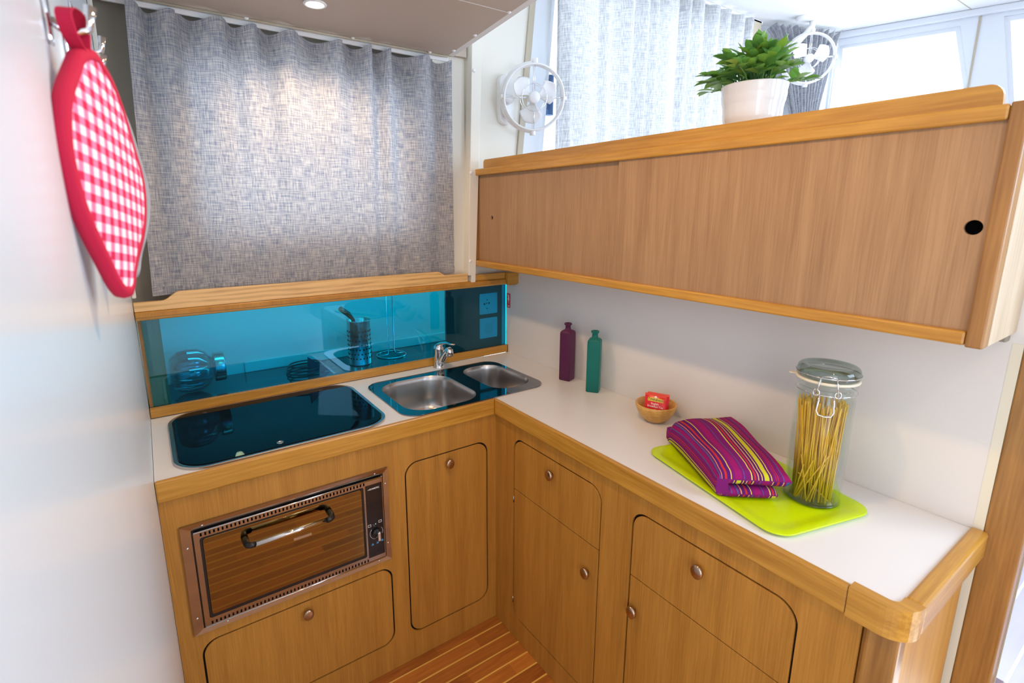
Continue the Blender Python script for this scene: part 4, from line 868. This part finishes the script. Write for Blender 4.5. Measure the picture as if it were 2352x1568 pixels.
JP = lambda dth, r, z: jc + Vector((r*math.cos(ph0+dth/r), r*math.sin(ph0+dth/r), z))
mb = MB()
mb.tube([jc + Vector(((jr+0.0012)*math.cos(2*PI*i/40), (jr+0.0012)*math.sin(2*PI*i/40), 0.264)) for i in range(40)], 0.0013, 6, True)
mb.tube([jc + Vector(((jr+0.0048)*math.cos(2*PI*i/40), (jr+0.0048)*math.sin(2*PI*i/40), 0.303)) for i in range(40)], 0.0013, 6, True)
for s_ in (-1, 1):
    mb.tube([JP(s_*0.014, jr+0.006, 0.306), JP(s_*0.017, jr+0.012, 0.290), JP(s_*0.020, jr+0.008, 0.268)], 0.0015, 6)
    mb.tube([JP(s_*0.020 + 0.006*math.cos(2*PI*i/14), jr+0.006, 0.270+0.007*math.sin(2*PI*i/14)) for i in range(14)], 0.0013, 6, True)
mb.tube([JP(-0.014, jr+0.006, 0.306), JP(0, jr+0.007, 0.309), JP(0.014, jr+0.006, 0.306)], 0.0015, 6)
mb.tube([JP(-0.013, jr+0.007, 0.265), JP(-0.016, jr+0.010, 0.232), JP(-0.012, jr+0.010, 0.223), JP(0, jr+0.010, 0.221), JP(0.012, jr+0.010, 0.223), JP(0.016, jr+0.010, 0.232), JP(0.013, jr+0.007, 0.265)], 0.0017, 8)
mb.build('wire_clasp', 'chrome', jar)
mb = MB(); tabd = Vector((-0.30, 0.95, 0)).normalized()
mb.prism([(-0.006, 0.0), (0.006, 0.0), (0.005, 0.016), (-0.005, 0.016)], [], lambda u, v, d: jc + tabd*(jr+v) + Vector((tabd.y, -tabd.x, 0))*u + Vector((0, 0, 0.289+d)), -0.001, 0.001); mb.build('seal_tab', 'rubber', jar)
rnd = random.Random(5); mb = MB()
R_ = jr-0.0065
def stick(p, q, r=0.0013): mb.tube([p, q], r, 5)
for k in range(150):
    a = rnd.uniform(0, 2*PI); r0 = R_*math.sqrt(rnd.uniform(0.02, 0.62)); 
    a2 = a + rnd.uniform(-0.5, 0.5); r1 = R_*math.sqrt(rnd.uniform(0.3, 0.97))
    stick(jc + Vector((r0*math.cos(a), r0*math.sin(a), 0.0085)), jc + Vector((r1*math.cos(a2), r1*math.sin(a2), 0.232+rnd.uniform(-0.006, 0.008))))
cr2 = Vector((math.cos(ph0+PI/2), math.sin(ph0+PI/2), 0)); fw2 = Vector((math.cos(ph0), math.sin(ph0), 0))
for k in range(14):
    s0 = -0.036 + k*0.0009; f_ = 0.030 + rnd.uniform(-0.003, 0.003)
    stick(jc + cr2*(-s0*-1)*1.0 + fw2*f_ + Vector((0, 0, 0.010)), jc + cr2*(0.040+rnd.uniform(-0.004, 0.003)) + fw2*0.020 + Vector((0, 0, 0.225)))
for k in range(9):
    s0 = rnd.uniform(-0.04, 0.04); s1 = rnd.uniform(-0.04, 0.04); h = rnd.uniform(0.06, 0.15)
    f0 = math.sqrt(max(0, R_**2-s0**2))*0.93; f1 = math.sqrt(max(0, R_**2-s1**2))*0.9
    stick(jc + cr2*s0 + fw2*f0 + Vector((0, 0, 0.010)), jc + cr2*s1 + fw2*f1 + Vector((0, 0, h)))
tag(mb.build('spaghetti', 'pasta'), 'dry yellow spaghetti standing loose inside the glass jar', 'pasta', kind='stuff')

# warning sticker on the white wall
st = thing('warning_sticker', 'small red sticker with a white lightning bolt on the white wall', 'sticker', (D-0.0008, 0.469, 1.145))
MB().prism(rrect(0.4555, 1.1115, 0.4825, 1.179, 0.002, 3), [], YZ, D-0.0010, D-0.0004).build('backing', 'stickr', st)
MB().prism([(0.467, 1.172), (0.4745, 1.172), (0.471, 1.155), (0.4765, 1.155), (0.4645, 1.130), (0.4680, 1.148), (0.4625, 1.148)][::-1], [], YZ, D-0.0015, D-0.0010).build('lightning_bolt', 'whitep', st)
text('lettering', '230V', 0.0085, 'whitep', st, (D-0.0012, 0.469, 1.119), Matrix.Rotation(-PI/2, 4, 'Z') @ RX)

# ------------------------------------------------------------------ things in the niche
def jar_side():
    c = Vector((-0.875, 0.575, nz+0.0785)); t = thing('glass_jar', 'ribbed pumpkin-shaped glass jar lying on its side behind the blue glass', 'jar', (c.x, c.y, nz))
    mb = MB(); n = 64; rings = []
    for s, r in [(-0.075, 0.02), (-0.074, 0.038), (-0.066, 0.058), (-0.045, 0.073), (-0.015, 0.0775), (0.015, 0.075), (0.038, 0.062), (0.050, 0.045), (0.056, 0.038), (0.066, 0.038)]:
        ring = []
        for i in range(n):
            a = 2*PI*i/n + PI/8; k = 1 - 0.17*(1-abs(math.cos(4*a)))**2.2*(1 if r > 0.04 else 0)
            ring.append(mb.bm.verts.new((c.x+s, c.y + r*k*math.cos(a), c.z - 0.001 + r*k*math.sin(a))))
        rings.append(ring)
    for a, b in zip(rings, rings[1:]):
        for i in range(n): f = mb.bm.faces.new((a[i], a[(i+1) % n], b[(i+1) % n], b[i])); f.smooth = True
    mb.bm.faces.new(rings[0])
    o = mb.build('glass_body', 'glass_teal', t); md = o.modifiers.new('s', 'SOLIDIFY'); md.thickness = 0.003; md.offset = -1
    Ry = Matrix.Rotation(PI/2, 3, 'Y')
    MB().lathe([(0.040, 0.060), (0.0505, 0.060), (0.0515, 0.064), (0.0515, 0.090), (0.050, 0.094), (0.040, 0.094), (0.037, 0.090), (0.036, 0.070), (0.0001, 0.070)], c, 48, Ry).build('screw_lid', 'steel', t)
jar_side()
hc = Vector((-0.283, 0.575, nz+0.0002)); uh = thing('utensil_holder', 'perforated steel utensil holder standing behind the blue glass', 'holder', hc)
mb = MB(); n = 48; hr = 0.046; hh = 0.185
MB().lathe([(0.0001, 0.001), (hr, 0.0), (hr+0.001, 0.004), (hr, 0.006), (hr, hh-0.004), (hr+0.0015, hh-0.002), (hr, hh), (hr-0.0015, hh-0.002), (hr-0.002, 0.006), (0.0001, 0.004)], hc, 48, cap=False).build('cylinder', 'steel', uh)
mb = MB()
for r_ in range(7):
    for k in range(20):
        a = 2*PI*(k+0.5*(r_ % 2))/20; Rz = Matrix.Rotation(a, 3, 'Z') @ Matrix.Rotation(PI/2, 3, 'Y')
        mb.lathe([(0.0001, hr+0.0012), (0.0034, hr+0.0012), (0.0034, hr-0.001), (0.0001, hr-0.001)], hc + Vector((0, 0, 0.03+r_*0.0185)), 8, Rz, cap=False)
mb.build('punched_holes', 'dark', uh)
tag(MB().tube([hc+Vector((0.018, 0, 0.02)), hc+Vector((-0.025, -0.008, 0.19)), hc+Vector((-0.045, -0.014, 0.215)), hc+Vector((-0.078, -0.022, 0.242))], [0.006, 0.008, 0.011, 0.010], 12).build('spatula', 'red_pl'), 'red silicone utensil standing in the perforated steel holder', 'utensil')
sc0 = Vector((-0.129, 0.615, nz+0.0002)); ps = thing('paper_towel_stand', 'empty wire paper towel stand behind the blue glass', 'stand', sc0)
MB().tube([sc0 + Vector((0.062*math.cos(2*PI*i/40), 0.062*math.sin(2*PI*i/40), 0.003)) for i in range(40)], 0.0026, 8, True).build('base_ring', 'chrome', ps)
MB().tube([sc0 + Vector(p) for p in [(-0.062, 0, 0.003), (-0.02, -0.01, 0.008), (-0.012, 0, 0.02), (-0.014, 0, 0.27), (0, 0, 0.285), (0.014, 0, 0.27), (0.012, 0, 0.02), (0.02, -0.01, 0.008), (0.062, 0, 0.003)]], 0.0026, 8).build('upright', 'chrome', ps)
gc = Vector((-0.50, 0.59, nz+0.0002)); gr = thing('pan_support', 'round black wire pan support with a triangular fin behind the blue glass', 'pan support', gc)
for z, r in [(0.005, 0.070), (0.018, 0.068), (0.031, 0.060)]: MB().tube([gc + Vector((r*math.cos(2*PI*i/40), r*math.sin(2*PI*i/40)*0.8, z)) for i in range(40)], 0.003, 8, True).build('ring', 'wire', gr)
MB().prism([(-0.005, 0.003), (0.082, 0.003), (0.0, 0.070)], [], lambda u, v, d: (gc.x+u, gc.y-0.045+d, gc.z+v), -0.0015, 0.0015).build('fin', 'wire', gr)
MB().prism([(-0.018, 0.002), (0.018, 0.002), (0.007, 0.05), (-0.007, 0.05)], [], lambda u, v, d: (gc.x+0.01+u, gc.y-0.05+d, gc.z+v), -0.0015, 0.0015).build('foot', 'wire', gr)

# ------------------------------------------------------------------ ceiling lamp
lp_ = thing('ceiling_lamp', 'round recessed ceiling lamp above the curtain', 'lamp', (-0.4860, 0.196, 2.1285))
MB().lathe([(0.030, 0.0), (0.033, -0.003), (0.030, -0.006), (0.0245, -0.005), (0.0245, 0.0)], (-0.4860, 0.196, 2.1284), 36, cap=False).build('bezel', 'white', lp_)
MB().lathe([(0.0001, -0.003), (0.0243, -0.003), (0.0243, -0.001)], (-0.4860, 0.196, 2.1284), 32, cap=False).build('lens', 'glow', lp_)

# ------------------------------------------------------------------ hooks and pot holders on the left wall
N_ = Vector((-1.009, -0.83)); F_ = Vector((-0.967, -0.70)); md_ = (F_-N_).normalized(); mn = Vector((md_.y, -md_.x))
out = [(0.0332,1.6948),(0.0194,1.6807),(-0.006,1.6558),(-0.0168,1.6383),(-0.0263,1.606),(-0.0233,1.5779),(-0.0166,1.5536),(-0.0022,1.5275),(0.0198,1.4984),(0.0344,1.4772),(0.0538,1.4641),(0.0717,1.4696),(0.0829,1.4915),(0.1212,1.5231),(0.1398,1.5515),(0.1465,1.5871),(0.1299,1.6201),(0.1161,1.6548),(0.0966,1.6818),(0.0745,1.6947),(0.0604,1.7015)]
def smooth_loop(pts, it=2):
    for _ in range(it):
        q = []
        for i in range(len(pts)):
            a = pts[i]; b = pts[(i+1) % len(pts)]; q += [(a[0]*.75+b[0]*.25, a[1]*.75+b[1]*.25), (a[0]*.25+b[0]*.75, a[1]*.25+b[1]*.75)]
        pts = q
    return pts
def potholder(base, dirv, label, body, edge, dz=0.0, sc=1.0):
    base = Vector(base); dirv = Vector(dirv).normalized(); nv = Vector((dirv.y, -dirv.x))
    P = lambda s, z, d: Vector((base.x + dirv.x*s*sc + nv.x*d, base.y + dirv.y*s*sc + nv.y*d, z+dz))
    t = thing('pot_holder', label, 'pot holder', P(0.06, 1.70, 0))
    o2 = smooth_loop(out); cx, cz = 0.060, 1.585; n = len(o2)
    mb = MB(); uvl = mb.bm.loops.layers.uv.verify(); 
    for side in (1, -1):
        rings = []
        for k in (0.97, 0.85, 0.65, 0.4, 0.15):
            h = 0.0035 + 0.0055*math.sqrt(1-k*k); rings.append([(cx+(x-cx)*k, cz+(z-cz)*k, side*h) for x, z in o2])
        vr = [[mb.bm.verts.new(P(*p)) for p in r] for r in rings]
        def face(vv, pp):
            f = mb.bm.faces.new(vv); f.smooth = True
            for lp, p in zip(f.loops, pp): lp[uvl].uv = (p[0], p[1])
        for a, b, pa, pb in zip(vr, vr[1:], rings, rings[1:]):
            for i in range(n): j = (i+1) % n; face((a[i], a[j], b[j], b[i]), (pa[i], pa[j], pb[j], pb[i]))
        c = mb.bm.verts.new(P(cx, cz, side*0.009))
        for i in range(n): j = (i+1) % n; face((vr[-1][i], vr[-1][j], c), (rings[-1][i], rings[-1][j], (cx, cz)))
    mb.build('quilted_pad', body, t)
    # binding
    bd = MB(); rings = []
    for i, (x, z) in enumerate(o2):
        dx, dzv = cx-x, cz-z; l = math.hypot(dx, dzv); dx /= l; dzv /= l
        prof = [(-0.0005, 0.0), (0.001, 0.0055), (0.0085, 0.0068), (0.010, 0.0060), (0.010, -0.0060), (0.0085, -0.0068), (0.001, -0.0055)]
        rings.append([bd.bm.verts.new(P(x+dx*a, z+dzv*a, b)) for a, b in prof])
    for i in range(n):
        a, b = rings[i], rings[(i+1) % n]
        for k in range(7): f = bd.bm.faces.new((a[k], a[(k+1) % 7], b[(k+1) % 7], b[k])); f.smooth = True
    bd.build('binding', edge, t)
    lo = MB(); pts = [(0.044, 1.692), (0.030, 1.700), (0.022, 1.710), (0.020, 1.721), (0.032, 1.727), (0.048, 1.726), (0.054, 1.716), (0.051, 1.704), (0.048, 1.692)]
    rg = []
    for x, z in smooth_open(pts): rg.append([lo.bm.verts.new(P(x+a*0.3, z+abs(a)*0.0, b)) for a, b in [(-0.004, -0.006), (0.004, -0.006), (0.004, 0.006), (-0.004, 0.006)]])
    for a, b in zip(rg, rg[1:]):
        for k in range(4): lo.bm.faces.new((a[k], a[(k+1) % 4], b[(k+1) % 4], b[k]))
    lo.bm.faces.new(rg[0]); lo.bm.faces.new(rg[-1]); lo.build('hanging_loop', edge, t)
    return t
def smooth_open(p, it=2):
    for _ in range(it):
        q = [p[0]]
        for a, b in zip(p, p[1:]): q += [(a[0]*.75+b[0]*.25, a[1]*.75+b[1]*.25), (a[0]*.25+b[0]*.75, a[1]*.25+b[1]*.75)]
        q.append(p[-1]); p = q
    return p
potholder(N_, md_, 'red and white gingham pot holder hanging on the left wall', 'gingham', 'red')
potholder((-1.006, -0.645), (0.36, 0.93), 'blue-grey pot holder hanging behind the red gingham one', 'grey_cotton', 'grey_cotton', 0.0, 0.92)
def hook(c, label):
    c = Vector(c); t = thing('wall_hook', label, 'hook', c)
    MB().box(WL+0.0005, c.y-0.011, c.z-0.03, WL+0.004, c.y+0.011, c.z+0.045, 0.0015).build('plate', 'chrome', t)
    MB().tube([(WL+0.004, c.y, c.z-0.01), (WL+0.016, c.y, c.z-0.020), (WL+0.030, c.y, c.z-0.014), (WL+0.034, c.y, c.z+0.006)], [0.004, 0.004, 0.004, 0.005], 10).build('prong', 'chrome', t)
hook((-1.0, -0.785, 1.728), 'chrome hook holding up the red gingham pot holder')
hook((-1.0, -0.60, 1.730), 'chrome hook holding up the blue-grey pot holder')
hook((-1.0, -0.40, 1.80), 'empty chrome hook on the left wall nearest the window')
